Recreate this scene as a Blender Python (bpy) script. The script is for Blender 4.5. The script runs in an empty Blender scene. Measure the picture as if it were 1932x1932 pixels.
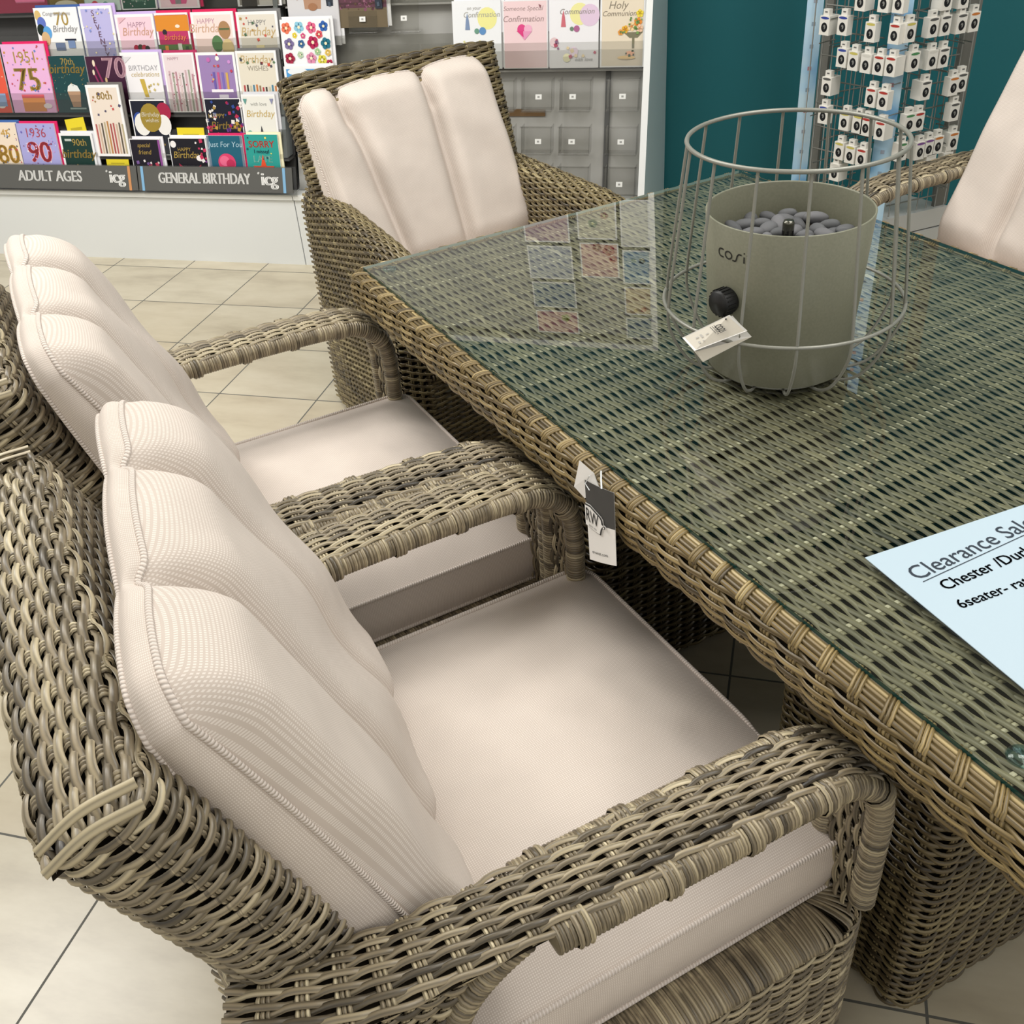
import bpy, math, random
import numpy as np
from mathutils import Matrix, Vector
C = bpy.context.scene.collection
PI = math.pi
rng = np.random.default_rng(7)
random.seed(5)

# ------------------------------------------------------------------ camera, world, lights, exposure
CAM_H = 1.52
YAW, PITCH, ROLL, FPX = math.radians(-16.977), math.radians(35.038), math.radians(4.527), 1928.9
def cam_rot():
    cy, sy, cp, sp, cr, sr = math.cos(YAW), math.sin(YAW), math.cos(PITCH), math.sin(PITCH), math.cos(ROLL), math.sin(ROLL)
    f = np.array([sy*cp, cy*cp, -sp]); r = np.array([cy, -sy, 0.0]); d = np.cross(f, r)
    return np.stack([cr*r+sr*d, -sr*r+cr*d, f])
RC = cam_rot()
cam = bpy.data.cameras.new('camera'); cam_o = bpy.data.objects.new('camera', cam); C.objects.link(cam_o)
cam.sensor_width = 36; cam.lens = FPX/1932*36; cam.clip_start = 0.05
M = Matrix.Identity(4)
for i in range(3):
    M[i][0] = RC[0][i]; M[i][1] = -RC[1][i]; M[i][2] = -RC[2][i]
M[2][3] = CAM_H
cam_o.matrix_world = M
bpy.context.scene.camera = cam_o

w = bpy.data.worlds.new('world'); bpy.context.scene.world = w; w.use_nodes = True
w.node_tree.nodes['Background'].inputs[0].default_value = (1.0, 0.985, 0.96, 1)
w.node_tree.nodes['Background'].inputs[1].default_value = 0.75
def area(name, loc, sx, sy, power, rot=(0, 0, 0), col=(1, 0.98, 0.945)):
    l = bpy.data.lights.new(name, 'AREA'); l.shape = 'RECTANGLE'; l.size = sx; l.size_y = sy; l.energy = power; l.color = col
    o = bpy.data.objects.new(name, l); C.objects.link(o); o.location = loc; o.rotation_euler = rot
    return o
area('ceiling_light_panel', (-1.6, 0.6, 2.98), 1.6, 1.6, 13)
area('ceiling_light_panel', (1.4, 0.6, 2.98), 1.6, 1.6, 34)
area('ceiling_light_panel', (-1.6, -2.0, 2.98), 2.0, 1.6, 19)
area('ceiling_light_panel', (1.4, -2.0, 2.98), 2.0, 1.6, 19)
area('ceiling_light_panel', (-3.0, 1.9, 2.98), 1.2, 1.0, 72)
area('ceiling_light_panel', (-1.2, 2.0, 2.98), 1.2, .9, 34)
area('ceiling_light_panel', (0.8, 2.0, 2.98), 1.2, .9, 34)
vs = bpy.context.scene.view_settings
vs.view_transform = 'Standard'; vs.look = 'None'; vs.gamma = 1; vs.use_curve_mapping = False
vs.exposure = -0.08

# ------------------------------------------------------------------ frames of the place
TA = math.radians(-46.6)                       # direction of the table's long side
TL = np.array([math.cos(TA), math.sin(TA)]); TN = np.array([-math.sin(TA), math.cos(TA)])
def W(l, n, z): return (l*TL[0]+n*TN[0], l*TL[1]+n*TN[1], z)
def ray(px, py):
    d = np.array([(px-966)/FPX, (py-966)/FPX, 1.0]); return RC.T@d
def at_y(px, py, y0, k=0.0, z0=0.0):            # point on the plane y = y0 + k*(z-z0)
    d = ray(px, py); t = (y0+k*(CAM_H-z0))/(d[1]-k*d[2]); return np.array([0, 0, CAM_H])+t*d
def at_plane(px, py, p0, nrm):
    d = ray(px, py); o = np.array([0, 0, CAM_H]); t = np.dot(np.array(p0)-o, nrm)/np.dot(d, nrm); return o+t*d

# ------------------------------------------------------------------ materials
def lin(c): return c/12.92 if c <= .04045 else ((c+.055)/1.055)**2.4
def rgb(h):
    h = h.lstrip('#'); return tuple(lin(int(h[i:i+2], 16)/255) for i in (0, 2, 4))+(1,)
def mat(name, col='#ffffff', rough=.5, metal=0.0, spec=.5):
    m = bpy.data.materials.new(name); m.use_nodes = True
    b = m.node_tree.nodes['Principled BSDF']
    b.inputs['Base Color'].default_value = rgb(col) if isinstance(col, str) else tuple(col)+(1,)
    b.inputs['Roughness'].default_value = rough; b.inputs['Metallic'].default_value = metal
    b.inputs['Specular IOR Level'].default_value = spec
    return m
class NT:
    def __init__(s, m): s.t = m.node_tree; s.n = s.t.nodes; s.b = s.n['Principled BSDF']
    def new(s, typ, **kw):
        n = s.n.new(typ)
        for k, v in kw.items(): setattr(n, k, v)
        return n
    def link(s, a, b): s.t.links.new(a, b)
    def math(s, op, a, b=None):
        n = s.new('ShaderNodeMath', operation=op)
        for i, x in enumerate((a, b)):
            if x is None: continue
            if isinstance(x, (int, float)): n.inputs[i].default_value = x
            else: s.link(x, n.inputs[i])
        return n.outputs[0]
    def ramp(s, fac, stops):
        n = s.new('ShaderNodeValToRGB'); e = n.color_ramp.elements
        while len(e) < len(stops): e.new(.5)
        for i, (p, c) in enumerate(stops): e[i].position = p; e[i].color = rgb(c)
        s.link(fac, n.inputs[0]); return n.outputs[0]
    def mix(s, fac, a, b, mode='MIX'):
        n = s.new('ShaderNodeMix', data_type='RGBA', blend_type=mode)
        for i, x in ((0, fac), (6, a), (7, b)):
            if isinstance(x, (int, float)): n.inputs[i].default_value = x
            elif isinstance(x, tuple): n.inputs[i].default_value = x
            else: s.link(x, n.inputs[i])
        return n.outputs[2]
_pm = {}
def paper(h):
    if h not in _pm: _pm[h] = mat('print_'+h.strip('#'), h, .55, 0, .3)
    return _pm[h]

def wicker_mat(name, stops, rough=.36, stripes=2.0, depth=.56):
    m = mat(name, '#808080', rough); q = NT(m)
    a = q.new('ShaderNodeAttribute', attribute_name='strand')
    sep = q.new('ShaderNodeSeparateColor'); q.link(a.outputs['Color'], sep.inputs[0])
    r, g, b = sep.outputs
    cmb = q.new('ShaderNodeCombineXYZ'); q.link(q.math('MULTIPLY', r, 91.0), cmb.inputs[0]); q.link(q.math('MULTIPLY', b, 3.2), cmb.inputs[1]); q.link(a.outputs['Alpha'], cmb.inputs[2])
    nz = q.new('ShaderNodeTexNoise'); nz.inputs['Scale'].default_value = 1.0; nz.inputs['Detail'].default_value = 2
    q.link(cmb.outputs[0], nz.inputs['Vector'])
    f = q.math('ADD', q.math('MULTIPLY', r, .75), q.math('MULTIPLY', q.math('SUBTRACT', nz.outputs[0], .5), 1.3))
    f = q.math('ADD', f, .12)
    base = q.ramp(f, stops)
    st = q.math('SINE', q.math('ADD', q.math('MULTIPLY', g, stripes*2*PI), q.math('MULTIPLY', r, 40.0)))
    st = q.math('POWER', q.math('ADD', q.math('MULTIPLY', st, .5), .5), .6)
    st = q.math('ADD', q.math('MULTIPLY', st, depth), 1.08-depth)
    gc = q.new('ShaderNodeCombineColor')
    for i in range(3): q.link(st, gc.inputs[i])
    q.link(q.mix(1.0, base, gc.outputs[0], 'MULTIPLY'), q.b.inputs['Base Color'])
    return m
WK = wicker_mat('grey_brown_rattan', [(0, '#40392f'), (.28, '#6b614f'), (.55, '#958870'), (.8, '#b5a88a'), (1, '#d3c6a6')])
WKT = wicker_mat('golden_rattan', [(0, '#4f432b'), (.4, '#73623f'), (.75, '#917d52'), (1, '#b39f70')])
WKO = wicker_mat('olive_rattan', [(0, '#47463a'), (.35, '#706c57'), (.86, '#968f72'), (1, '#d2cbb0')], .4, 1.5, .22)
WKE = wicker_mat('brown_rattan', [(0, '#3d3425'), (.35, '#62553c'), (.7, '#837552'), (1, '#aa9c74')])
DARK = mat('dark_inner', '#211c14', .9, 0, .1)  # near-black; behind the weave it is an added sheet painting the gaps' shade

def fabric_mat():
    m = mat('blush_fabric', '#d8cac0', .85, 0, .2); q = NT(m)
    uv = q.new('ShaderNodeUVMap'); s = q.new('ShaderNodeSeparateXYZ'); q.link(uv.outputs[0], s.inputs[0])
    k = 2*PI/.0028
    a = q.math('SINE', q.math('MULTIPLY', s.outputs[0], k)); b = q.math('SINE', q.math('MULTIPLY', s.outputs[1], k))
    a = q.math('GREATER_THAN', a, -.1); b = q.math('GREATER_THAN', b, -.1)
    f = q.math('MULTIPLY', a, b)
    nz = q.new('ShaderNodeTexNoise'); nz.inputs['Scale'].default_value = 14; nz.inputs['Detail'].default_value = 3
    tc = q.new('ShaderNodeTexCoord'); q.link(tc.outputs['Object'], nz.inputs['Vector'])
    c1 = q.mix(f, rgb('#c8bcb2'), rgb('#dfd6ce')); 
    nf = q.math('ADD', q.math('MULTIPLY', nz.outputs[0], .16), .92)
    g = q.new('ShaderNodeCombineColor')
    for i in range(3): q.link(nf, g.inputs[i])
    q.link(q.mix(1.0, c1, g.outputs[0], 'MULTIPLY'), q.b.inputs['Base Color'])
    bp = q.new('ShaderNodeBump'); bp.inputs['Strength'].default_value = .25; bp.inputs['Distance'].default_value = .0006
    n2 = q.new('ShaderNodeTexNoise'); n2.inputs['Scale'].default_value = 9; n2.inputs['Detail'].default_value = 2; q.link(tc.outputs['Object'], n2.inputs['Vector'])
    q.link(f, bp.inputs['Height'])
    b2 = q.new('ShaderNodeBump'); b2.inputs['Strength'].default_value = .35; b2.inputs['Distance'].default_value = .012
    q.link(n2.outputs[0], b2.inputs['Height']); q.link(bp.outputs[0], b2.inputs['Normal']); q.link(b2.outputs[0], q.b.inputs['Normal'])
    return m
FAB = fabric_mat()
def piping_mat():
    m = mat('cord_piping', '#d9cec4', .8, 0, .2); q = NT(m)
    uv = q.new('ShaderNodeUVMap'); s = q.new('ShaderNodeSeparateXYZ'); q.link(uv.outputs[0], s.inputs[0])
    f = q.math('SINE', q.math('ADD', q.math('MULTIPLY', s.outputs[0], 2*PI/.0042), q.math('MULTIPLY', s.outputs[1], 2*PI)))
    f = q.math('ADD', q.math('MULTIPLY', f, .5), .5)
    q.link(q.mix(f, rgb('#cabeb4'), rgb('#e2d8d0')), q.b.inputs['Base Color'])
    bp = q.new('ShaderNodeBump'); bp.inputs['Distance'].default_value = .001; q.link(f, bp.inputs['Height']); q.link(bp.outputs[0], q.b.inputs['Normal'])
    return m
PIP = piping_mat()

def floor_mat():
    m = mat('cream_floor_tile', '#cfc6ae', .3); q = NT(m)
    g = q.new('ShaderNodeNewGeometry'); s = q.new('ShaderNodeSeparateXYZ'); q.link(g.outputs['Position'], s.inputs[0])
    sx, sy = .3393, .3306
    X = q.math('DIVIDE', q.math('ADD', s.outputs[0], 1.0564+sx*40), sx); Y = q.math('DIVIDE', q.math('ADD', s.outputs[1], -.9135+sy*40), sy)
    def edge(v, size):
        fr = q.math('FRACT', v); d = q.math('MINIMUM', fr, q.math('SUBTRACT', 1.0, fr)); return q.math('LESS_THAN', d, .0023/size)
    gr = q.math('MAXIMUM', edge(X, sx), edge(Y, sy))
    cmb = q.new('ShaderNodeCombineXYZ'); q.link(q.math('FLOOR', X), cmb.inputs[0]); q.link(q.math('FLOOR', Y), cmb.inputs[1])
    wn = q.new('ShaderNodeTexWhiteNoise', noise_dimensions='2D'); q.link(cmb.outputs[0], wn.inputs['Vector'])
    mp = q.new('ShaderNodeVectorMath', operation='MULTIPLY'); q.link(g.outputs['Position'], mp.inputs[0]); mp.inputs[1].default_value = (3.2, 8.5, 1)
    ad = q.new('ShaderNodeVectorMath', operation='ADD'); q.link(mp.outputs[0], ad.inputs[0]); 
    sc = q.new('ShaderNodeVectorMath', operation='SCALE'); q.link(wn.outputs['Color'], sc.inputs[0]); sc.inputs['Scale'].default_value = 20; q.link(sc.outputs[0], ad.inputs[1])
    nz = q.new('ShaderNodeTexNoise'); nz.inputs['Scale'].default_value = 1.0; nz.inputs['Detail'].default_value = 5; nz.inputs['Roughness'].default_value = .6; q.link(ad.outputs[0], nz.inputs['Vector'])
    base = q.ramp(nz.outputs[0], [(.3, '#aea48f'), (.48, '#c2b9a3'), (.62, '#cbc3ae'), (.8, '#d3ccb9')])
    tint = q.mix(q.math('MULTIPLY', wn.outputs['Value'], .35), base, rgb('#cbbb9e'))
    q.link(q.mix(gr, tint, rgb('#66655f')), q.b.inputs['Base Color'])
    q.link(q.math('ADD', q.math('MULTIPLY', gr, .5), .28), q.b.inputs['Roughness'])
    return m
def teal_mat():
    m = mat('teal_paint', '#216471', .5, 0, .35); q = NT(m)
    nz = q.new('ShaderNodeTexNoise'); nz.inputs['Scale'].default_value = 1.3
    q.link(q.ramp(nz.outputs[0], [(.3, '#1d626a'), (.7, '#226d75')]), q.b.inputs['Base Color']); return m

def clear_mat(name, tint, gloss, rough=.05):
    m = bpy.data.materials.new(name); m.use_nodes = True; t = m.node_tree; t.nodes.remove(t.nodes['Principled BSDF'])
    o = t.nodes['Material Output']; tr = t.nodes.new('ShaderNodeBsdfTransparent'); tr.inputs[0].default_value = rgb(tint)
    gl = t.nodes.new('ShaderNodeBsdfGlossy'); gl.inputs['Roughness'].default_value = rough
    mx = t.nodes.new('ShaderNodeMixShader')
    ge = t.nodes.new('ShaderNodeNewGeometry'); dt = t.nodes.new('ShaderNodeVectorMath'); dt.operation = 'DOT_PRODUCT'
    t.links.new(ge.outputs['Incoming'], dt.inputs[0]); t.links.new(ge.outputs['Normal'], dt.inputs[1])
    def mt(op, a, b=0.0):
        n = t.nodes.new('ShaderNodeMath'); n.operation = op
        for i, x in enumerate((a, b)):
            if isinstance(x, float): n.inputs[i].default_value = x
            else: t.links.new(x, n.inputs[i])
        return n.outputs[0]
    c = mt('ABSOLUTE', dt.outputs['Value']); f = mt('POWER', mt('SUBTRACT', 1.0, c), 5.0)
    f = mt('MINIMUM', mt('MULTIPLY', mt('ADD', mt('MULTIPLY', f, .96), .04), gloss), 1.0)      # Schlick reflectance of the pane's two faces
    t.links.new(f, mx.inputs[0]); t.links.new(tr.outputs[0], mx.inputs[1]); t.links.new(gl.outputs[0], mx.inputs[2]); t.links.new(mx.outputs[0], o.inputs[0])
    return m
GLASS = clear_mat('table_glass', '#eaeeea', 2.25, 0.0)
GLASS_EDGE = mat('glass_edge_green', '#0e3d3a', .15, 0, .6)
GLASS_GLINT = mat('glass_edge_glint', '#c9dcd8', .12, 0, .8)  # far edge only: its bright light reflection is put into the pale colour
ACR = clear_mat('clear_acrylic', '#ebebe9', 1.0, .08)
ACR2 = clear_mat('clear_pocket', '#f6f6f5', 1.3, .12)
PAD = clear_mat('clear_pad', '#cfe6ea', 2.2, .1)

# ------------------------------------------------------------------ object helpers
def link(name, me, parent=None, kind=None):
    o = bpy.data.objects.new(name, me); C.objects.link(o)
    if parent is not None: o.parent = parent
    if kind: o['kind'] = kind
    return o
def tag(o, label, cat, group=None):
    o['label'] = label; o['category'] = cat
    if group: o['group'] = group
    return o
def thing(name, label, cat, loc=(0, 0, 0), rz=0.0, group=None):
    o = bpy.data.objects.new(name, None); C.objects.link(o); o.location = loc; o.rotation_euler = (0, 0, rz)
    o.empty_display_size = .05
    return tag(o, label, cat, group)
def copy_tree(o, loc, rz, label=None):
    r = o.copy(); C.objects.link(r); r.location = loc; r.rotation_euler = (0, 0, rz)
    if label: r['label'] = label
    for c in list(o.children):
        d = c.copy(); C.objects.link(d); d.parent = r
        for g in list(c.children):
            e = g.copy(); C.objects.link(e); e.parent = d
    return r

class MB:                                       # plain mesh builder with material slots
    def __init__(s): s.v = []; s.f = []; s.m = []; s.mats = []; s.sm = []
    def mi(s, m):
        if m not in s.mats: s.mats.append(m)
        return s.mats.index(m)
    def add(s, vs_, fs, m, smooth=False):
        b = len(s.v); s.v += [tuple(map(float, p)) for p in vs_]; k = s.mi(m)
        for f in fs: s.f.append(tuple(b+i for i in f)); s.m.append(k); s.sm.append(smooth)
    def box(s, x0, y0, z0, x1, y1, z1, m, xf=None):
        p = [(x, y, z) for z in (z0, z1) for y in (y0, y1) for x in (x0, x1)]
        if xf: p = [xf(q) for q in p]
        s.add(p, [(0, 2, 3, 1), (4, 5, 7, 6), (0, 1, 5, 4), (2, 6, 7, 3), (0, 4, 6, 2), (1, 3, 7, 5)], m)
    def hexa(s, p, m): s.add(p, [(0, 3, 2, 1), (4, 5, 6, 7), (0, 1, 5, 4), (1, 2, 6, 5), (2, 3, 7, 6), (3, 0, 4, 7)], m)
    def grid(s, P, m, cu=False, cv=False, smooth=True):
        P = np.asarray(P); a, b = P.shape[:2]; fs = []
        for i in range(a-(0 if cu else 1)):
            for j in range(b-(0 if cv else 1)):
                i2, j2 = (i+1) % a, (j+1) % b; fs.append((i*b+j, i2*b+j, i2*b+j2, i*b+j2))
        s.add(P.reshape(-1, 3), fs, m, smooth)
    def tube(s, pts, r, m, n=8, closed=False):
        P = np.asarray(pts, float); k = len(P)
        T = (np.roll(P, -1, 0)-np.roll(P, 1, 0)) if closed else np.gradient(P, axis=0)
        T /= np.linalg.norm(T, axis=1)[:, None]+1e-12
        ref = np.array([0, 0, 1.0]) if abs(T[0][2]) < .9 else np.array([1.0, 0, 0])
        A = np.zeros_like(P); a = np.cross(ref, T[0]); a /= np.linalg.norm(a)
        for i in range(k):
            a = a-T[i]*np.dot(a, T[i]); a /= np.linalg.norm(a)+1e-12; A[i] = a
        B = np.cross(T, A); th = np.linspace(0, 2*PI, n, endpoint=False)
        G = P[:, None, :]+r*(np.cos(th)[None, :, None]*A[:, None, :]+np.sin(th)[None, :, None]*B[:, None, :])
        s.grid(G, m, closed, True)
        if not closed:
            b0 = len(s.v)-k*n; kk = s.mi(m)
            s.f.append(tuple(b0+i for i in range(n))[::-1]); s.m.append(kk); s.sm.append(False)
            s.f.append(tuple(b0+(k-1)*n+i for i in range(n))); s.m.append(kk); s.sm.append(False)
    def lathe(s, prof, m, n=48, c=(0, 0), smooth=True):
        th = np.linspace(0, 2*PI, n, endpoint=False)
        G = np.array([[(c[0]+r*math.cos(t), c[1]+r*math.sin(t), z) for t in th] for r, z in prof]); s.grid(G, m, False, True, smooth)
    def build(s, name, parent=None):
        me = bpy.data.meshes.new(name); me.from_pydata(s.v, [], s.f)
        for m in s.mats: me.materials.append(m)
        me.polygons.foreach_set('material_index', s.m); me.polygons.foreach_set('use_smooth', s.sm); me.update()
        return link(name, me, parent)

_tx = {}
def text_polys(t):
    if t in _tx: return _tx[t]
    cu = bpy.data.curves.new('t', 'FONT'); cu.body = t; cu.size = 1; cu.resolution_u = 3
    o = bpy.data.objects.new('t', cu); C.objects.link(o); dg = bpy.context.evaluated_depsgraph_get()
    me = o.evaluated_get(dg).to_mesh(); v = np.array([tuple(p.co)[:2] for p in me.vertices]) if len(me.vertices) else np.zeros((0, 2)); f = [tuple(p.vertices) for p in me.polygons]
    o.evaluated_get(dg).to_mesh_clear(); bpy.data.objects.remove(o); bpy.data.curves.remove(cu)
    if len(v): v = v-np.array([(v[:, 0].min()+v[:, 0].max())/2, 0])
    _tx[t] = (v, f); return _tx[t]
def put_text(mb, t, fn, m, size, cx, cy, shear=0.0, sx=1.0, bold=0.0, rot=0.0):
    v, f = text_polys(t)
    for dx in ((0,) if bold == 0 else (-bold, 0, bold)):
        if len(v) == 0: return
        x = (v[:, 0]*sx+v[:, 1]*shear+dx)*size; y = v[:, 1]*size
        c, s = math.cos(rot), math.sin(rot)
        mb.add([fn(cx+c*a-s*b, cy+s*a+c*b) for a, b in zip(x, y)], f, m)

# ------------------------------------------------------------------ woven strands
class SB:
    def __init__(s): s.V = []; s.F = []; s.A = []; s.M = []; s.nv = 0
    def grid(s, P, cu, cv, A, mi):
        a, b = P.shape[:2]; idx = np.arange(a*b).reshape(a, b)+s.nv
        I = np.concatenate([idx, idx[:1]], 0) if cu else idx
        I = np.concatenate([I, I[:, :1]], 1) if cv else I
        F = np.stack([I[:-1, :-1], I[1:, :-1], I[1:, 1:], I[:-1, 1:]], -1).reshape(-1, 4)
        s.V.append(P.reshape(-1, 3)); s.F.append(F); s.A.append(A.reshape(-1, 4)); s.M.append(np.full(len(F), mi, np.int32)); s.nv += a*b
    def strands(s, P, B, N, w, t, rnd, along, closed, flat):
        R, n = P.shape[:2]; th = np.linspace(0, PI, 5)
        bb = -np.cos(th)*w/2; nn = np.minimum(1.0, (1.5 if flat else 1.0)*np.sin(th))*t
        G = P[:, :, None, :]+bb[None, None, :, None]*B[:, :, None, :]+nn[None, None, :, None]*N[:, :, None, :]
        A = np.zeros((R, n, 5, 4)); A[..., 0] = rnd[:, None, None]; A[..., 1] = np.linspace(0, 1, 5)[None, None, :]; A[..., 2] = along[:, :, None]; A[..., 3] = (rnd*7.3 % 1)[:, None, None]
        for r in range(R): s.grid(G[r], closed, False, A[r], 0)
    def build(s, name, m, parent=None):
        V = np.concatenate(s.V); F = np.concatenate(s.F); A = np.concatenate(s.A); Mi = np.concatenate(s.M)
        me = bpy.data.meshes.new(name); me.vertices.add(len(V)); me.vertices.foreach_set('co', V.astype(np.float32).ravel())
        me.loops.add(F.size); me.loops.foreach_set('vertex_index', F.astype(np.int32).ravel())
        me.polygons.add(len(F)); me.polygons.foreach_set('loop_start', np.arange(0, F.size, 4, dtype=np.int32))
        me.polygons.foreach_set('loop_total', np.full(len(F), 4, np.int32))
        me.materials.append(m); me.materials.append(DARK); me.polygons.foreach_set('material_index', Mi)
        me.polygons.foreach_set('use_smooth', np.ones(len(F), bool)); me.update(calc_edges=True)
        at = me.attributes.new('strand', 'FLOAT_COLOR', 'POINT'); at.data.foreach_set('color', A.astype(np.float32).ravel())
        return link(name, me, parent)
def frames(surf, u, v, flip, closed):
    e = 1e-3
    P = surf(u, v)
    lo, hi = (u-e, u+e) if closed else (np.clip(u-e, 0, 1), np.clip(u+e, 0, 1))
    T = surf(hi % 1.0 if closed else hi, v)-surf(lo % 1.0 if closed else lo, v)
    D = surf(u, np.clip(v+e, 0, 1))-surf(u, np.clip(v-e, 0, 1))
    T /= np.linalg.norm(T, axis=-1, keepdims=True)+1e-12
    N = np.cross(T, D); N /= np.linalg.norm(N, axis=-1, keepdims=True)+1e-12; N = N*flip
    B = np.cross(N, T)
    return P, T, N, B
def weave(sb, surf, Lu, Lv, pitch, stake, w=.0058, t=.0022, amp=.0026, shift=.5, lat=.35, pair=1, seg=5, closed=False, nst=2, stw=.0042, flip=1, backing=.004, flat=False, lo=0.0, hi=1.0, srnd=.62, sup=0.0, rstd=.24):
    rows = max(2, int(round(Lv/pitch))); st = max(2, int(round(Lu/stake))); st += st % 2
    n = st*seg+(0 if closed else 1)
    u1 = np.arange(n)/(st*seg); U = np.tile(u1, (rows, 1)); V = np.tile(((np.arange(rows)+.5)/rows)[:, None], (1, n))
    ph = PI*U*st+2*PI*shift*(np.arange(rows)//pair)[:, None]
    cs = np.cos(ph); off = amp*np.sign(cs)*np.abs(cs)**.7
    Vv = np.clip(V+lat/rows*np.sin(ph)*1.0, .002, .998)
    P, T, N, B = frames(surf, U, Vv, flip, closed)
    rnd = np.clip(rng.normal(.5, rstd, rows), lo, hi)
    sb.strands(P+N*off[..., None], B, N, w, t, rnd, U*Lu+rng.random(rows)[:, None]*9, closed, flat)
    if nst:
        m = rows*3+1; v1 = np.linspace(0.0, 1.0, m); us = []; cents = []
        for i in range(0 if closed else 1, st):
            for k in range(nst): us.append((i+(k-(nst-1)/2)*stw*1.08/Lu*st)/st); cents.append(i)
        us = np.array(us) % 1.0; cents = np.array(cents); S = len(us)
        U2 = np.tile(us[:, None], (1, m)); V2 = np.tile(v1[None], (S, 1)); rho = V2*rows-.5
        off2 = -.55*amp*np.cos(PI*cents[:, None]+2*PI*shift*rho/pair)-.0004+sup
        P2, T2, N2, B2 = frames(surf, U2, V2, flip, closed)
        D = np.cross(N2, T2)                      # strand runs across the rows, so its width lies along T
        sb.strands(P2+N2*off2[..., None], -T2, N2, stw, t*.8, np.clip(rng.normal(srnd, .2, S), lo, hi), V2*Lv+rng.random(S)[:, None]*9, False, flat)
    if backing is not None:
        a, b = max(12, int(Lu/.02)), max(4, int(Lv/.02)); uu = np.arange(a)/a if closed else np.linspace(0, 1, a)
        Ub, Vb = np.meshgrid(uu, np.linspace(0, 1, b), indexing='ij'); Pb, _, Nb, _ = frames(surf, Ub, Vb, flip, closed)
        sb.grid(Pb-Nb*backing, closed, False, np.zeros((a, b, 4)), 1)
class Path:
    def __init__(s, pts, n=240, closed=False):
        p = np.array(pts, float); k = len(p); out = []
        ex = np.concatenate([p[-1:], p, p[:2]]) if closed else np.concatenate([2*p[:1]-p[1:2], p, 2*p[-1:]-p[-2:-1]])
        for i in range(k if closed else k-1):
            a, b, c, d = ex[i:i+4]
            for q in np.linspace(0, 1, 24, endpoint=False): out.append(.5*((2*b)+(-a+c)*q+(2*a-5*b+4*c-d)*q*q+(-a+3*b-3*c+d)*q**3))
        out.append(p[0] if closed else p[-1]); o = np.array(out); L = np.concatenate([[0], np.cumsum(np.linalg.norm(np.diff(o, axis=0), axis=1))])
        s.len = L[-1]; s.o = o; s.L = L/L[-1]
    def __call__(s, u): return np.stack([np.interp(u, s.L, s.o[:, i]) for i in range(s.o.shape[1])], -1)
def rings(sb, path, r, pitch=.0058, w=.0056, t=.0016, u0=0.0, u1=1.0, lo=0.0, hi=1.0, ref=(1, 0, 0), rb=None):
    Lv = path.len*(u1-u0); ref = np.array(ref, float)
    def surf(u, v):
        q = u0+(u1-u0)*v; p = path(q); e = 2e-3; tt = path(np.clip(q+e, 0, 1))-path(np.clip(q-e, 0, 1)); tt /= np.linalg.norm(tt, axis=-1, keepdims=True)+1e-12
        a = ref-tt*(tt@ref)[..., None]; a /= np.linalg.norm(a, axis=-1, keepdims=True)+1e-12; b = np.cross(tt, a)
        return p+r*np.cos(2*PI*u)[..., None]*a+(rb or r)*np.sin(2*PI*u)[..., None]*b
    weave(sb, surf, 2*PI*(rb or r), Lv, pitch, 2*PI*(rb or r)/(6 if rb is None else 8), w, t, 0.0, .5, 0.0, seg=2, closed=True, nst=0, flip=1, backing=.0006, lo=lo, hi=hi, rstd=.13)
def rr_table(hx, hy, r, n=20):
    pts = []
    for cx, cy, a0 in ((hx-r, hy-r, 0), (-hx+r, hy-r, 90), (-hx+r, -hy+r, 180), (hx-r, -hy+r, 270)):
        for k in range(n+1):
            a = math.radians(a0+90*k/n); pts.append((cx+r*math.cos(a), cy+r*math.sin(a)))
    p = np.array(pts+pts[:1]); L = np.concatenate([[0], np.cumsum(np.linalg.norm(np.diff(p, axis=0), axis=1))])
    return (lambda u: np.stack([np.interp(u % 1.0, L/L[-1], p[:, 0]), np.interp(u % 1.0, L/L[-1], p[:, 1])], -1)), L[-1]

# ================================================================== SETTING
def struct(name, mb):
    o = mb.build(name); o['kind'] = 'structure'; return o
mb = MB(); mb.box(-7, -5, -.1, 6, 4.4, 0, floor_mat()); struct('floor', mb)
mb = MB(); mb.box(-7, 4.2, 0, 6, 4.3, 3.1, teal_mat()); struct('wall_back', mb)
mb = MB(); mb.box(-7, -5, 3.1, 6, 4.4, 3.2, mat('ceiling_white', '#d8d8d4', .8)); struct('ceiling', mb)

# ================================================================== CARD DISPLAYS
ZL, YL, KR = .29, 3.64, .28
def YR(z): return YL+KR*(z-ZL)
WHITE = mat('white_laminate', '#e3e6e6', .35); WHITE2 = mat('white_edge', '#f0f2f1', .4)
CHAR = mat('charcoal_board', '#3e3d3c', .5); GREYB = mat('grey_board', '#a5a4a0', .45); STEEL = mat('steel_grey', '#8e9496', .35, .6)
PANELG = mat('panel_side', '#c6d4d7', .3)
def slab(mb, x0, x1, z0, z1, dy0, th, m):     # a leaning slab parallel to the rake of the display
    p = [(x0, YR(z0)+dy0, z0), (x1, YR(z0)+dy0, z0), (x1, YR(z0)+dy0+th, z0), (x0, YR(z0)+dy0+th, z0),
         (x0, YR(z1)+dy0, z1), (x1, YR(z1)+dy0, z1), (x1, YR(z1)+dy0+th, z1), (x0, YR(z1)+dy0+th, z1)]
    mb.hexa(p, m)
XS = -1.905                                    # where the two display bays meet
XE = -.52
left = thing('card_display', 'birthday card display bay with charcoal tiers and white plinth, left of wicker armchair', 'display stand', (-2.6, 3.9, 0))
right = thing('card_display', 'grey card display bay with empty clear pockets and white end panel', 'display stand', (-1.2, 3.9, 0))
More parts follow.
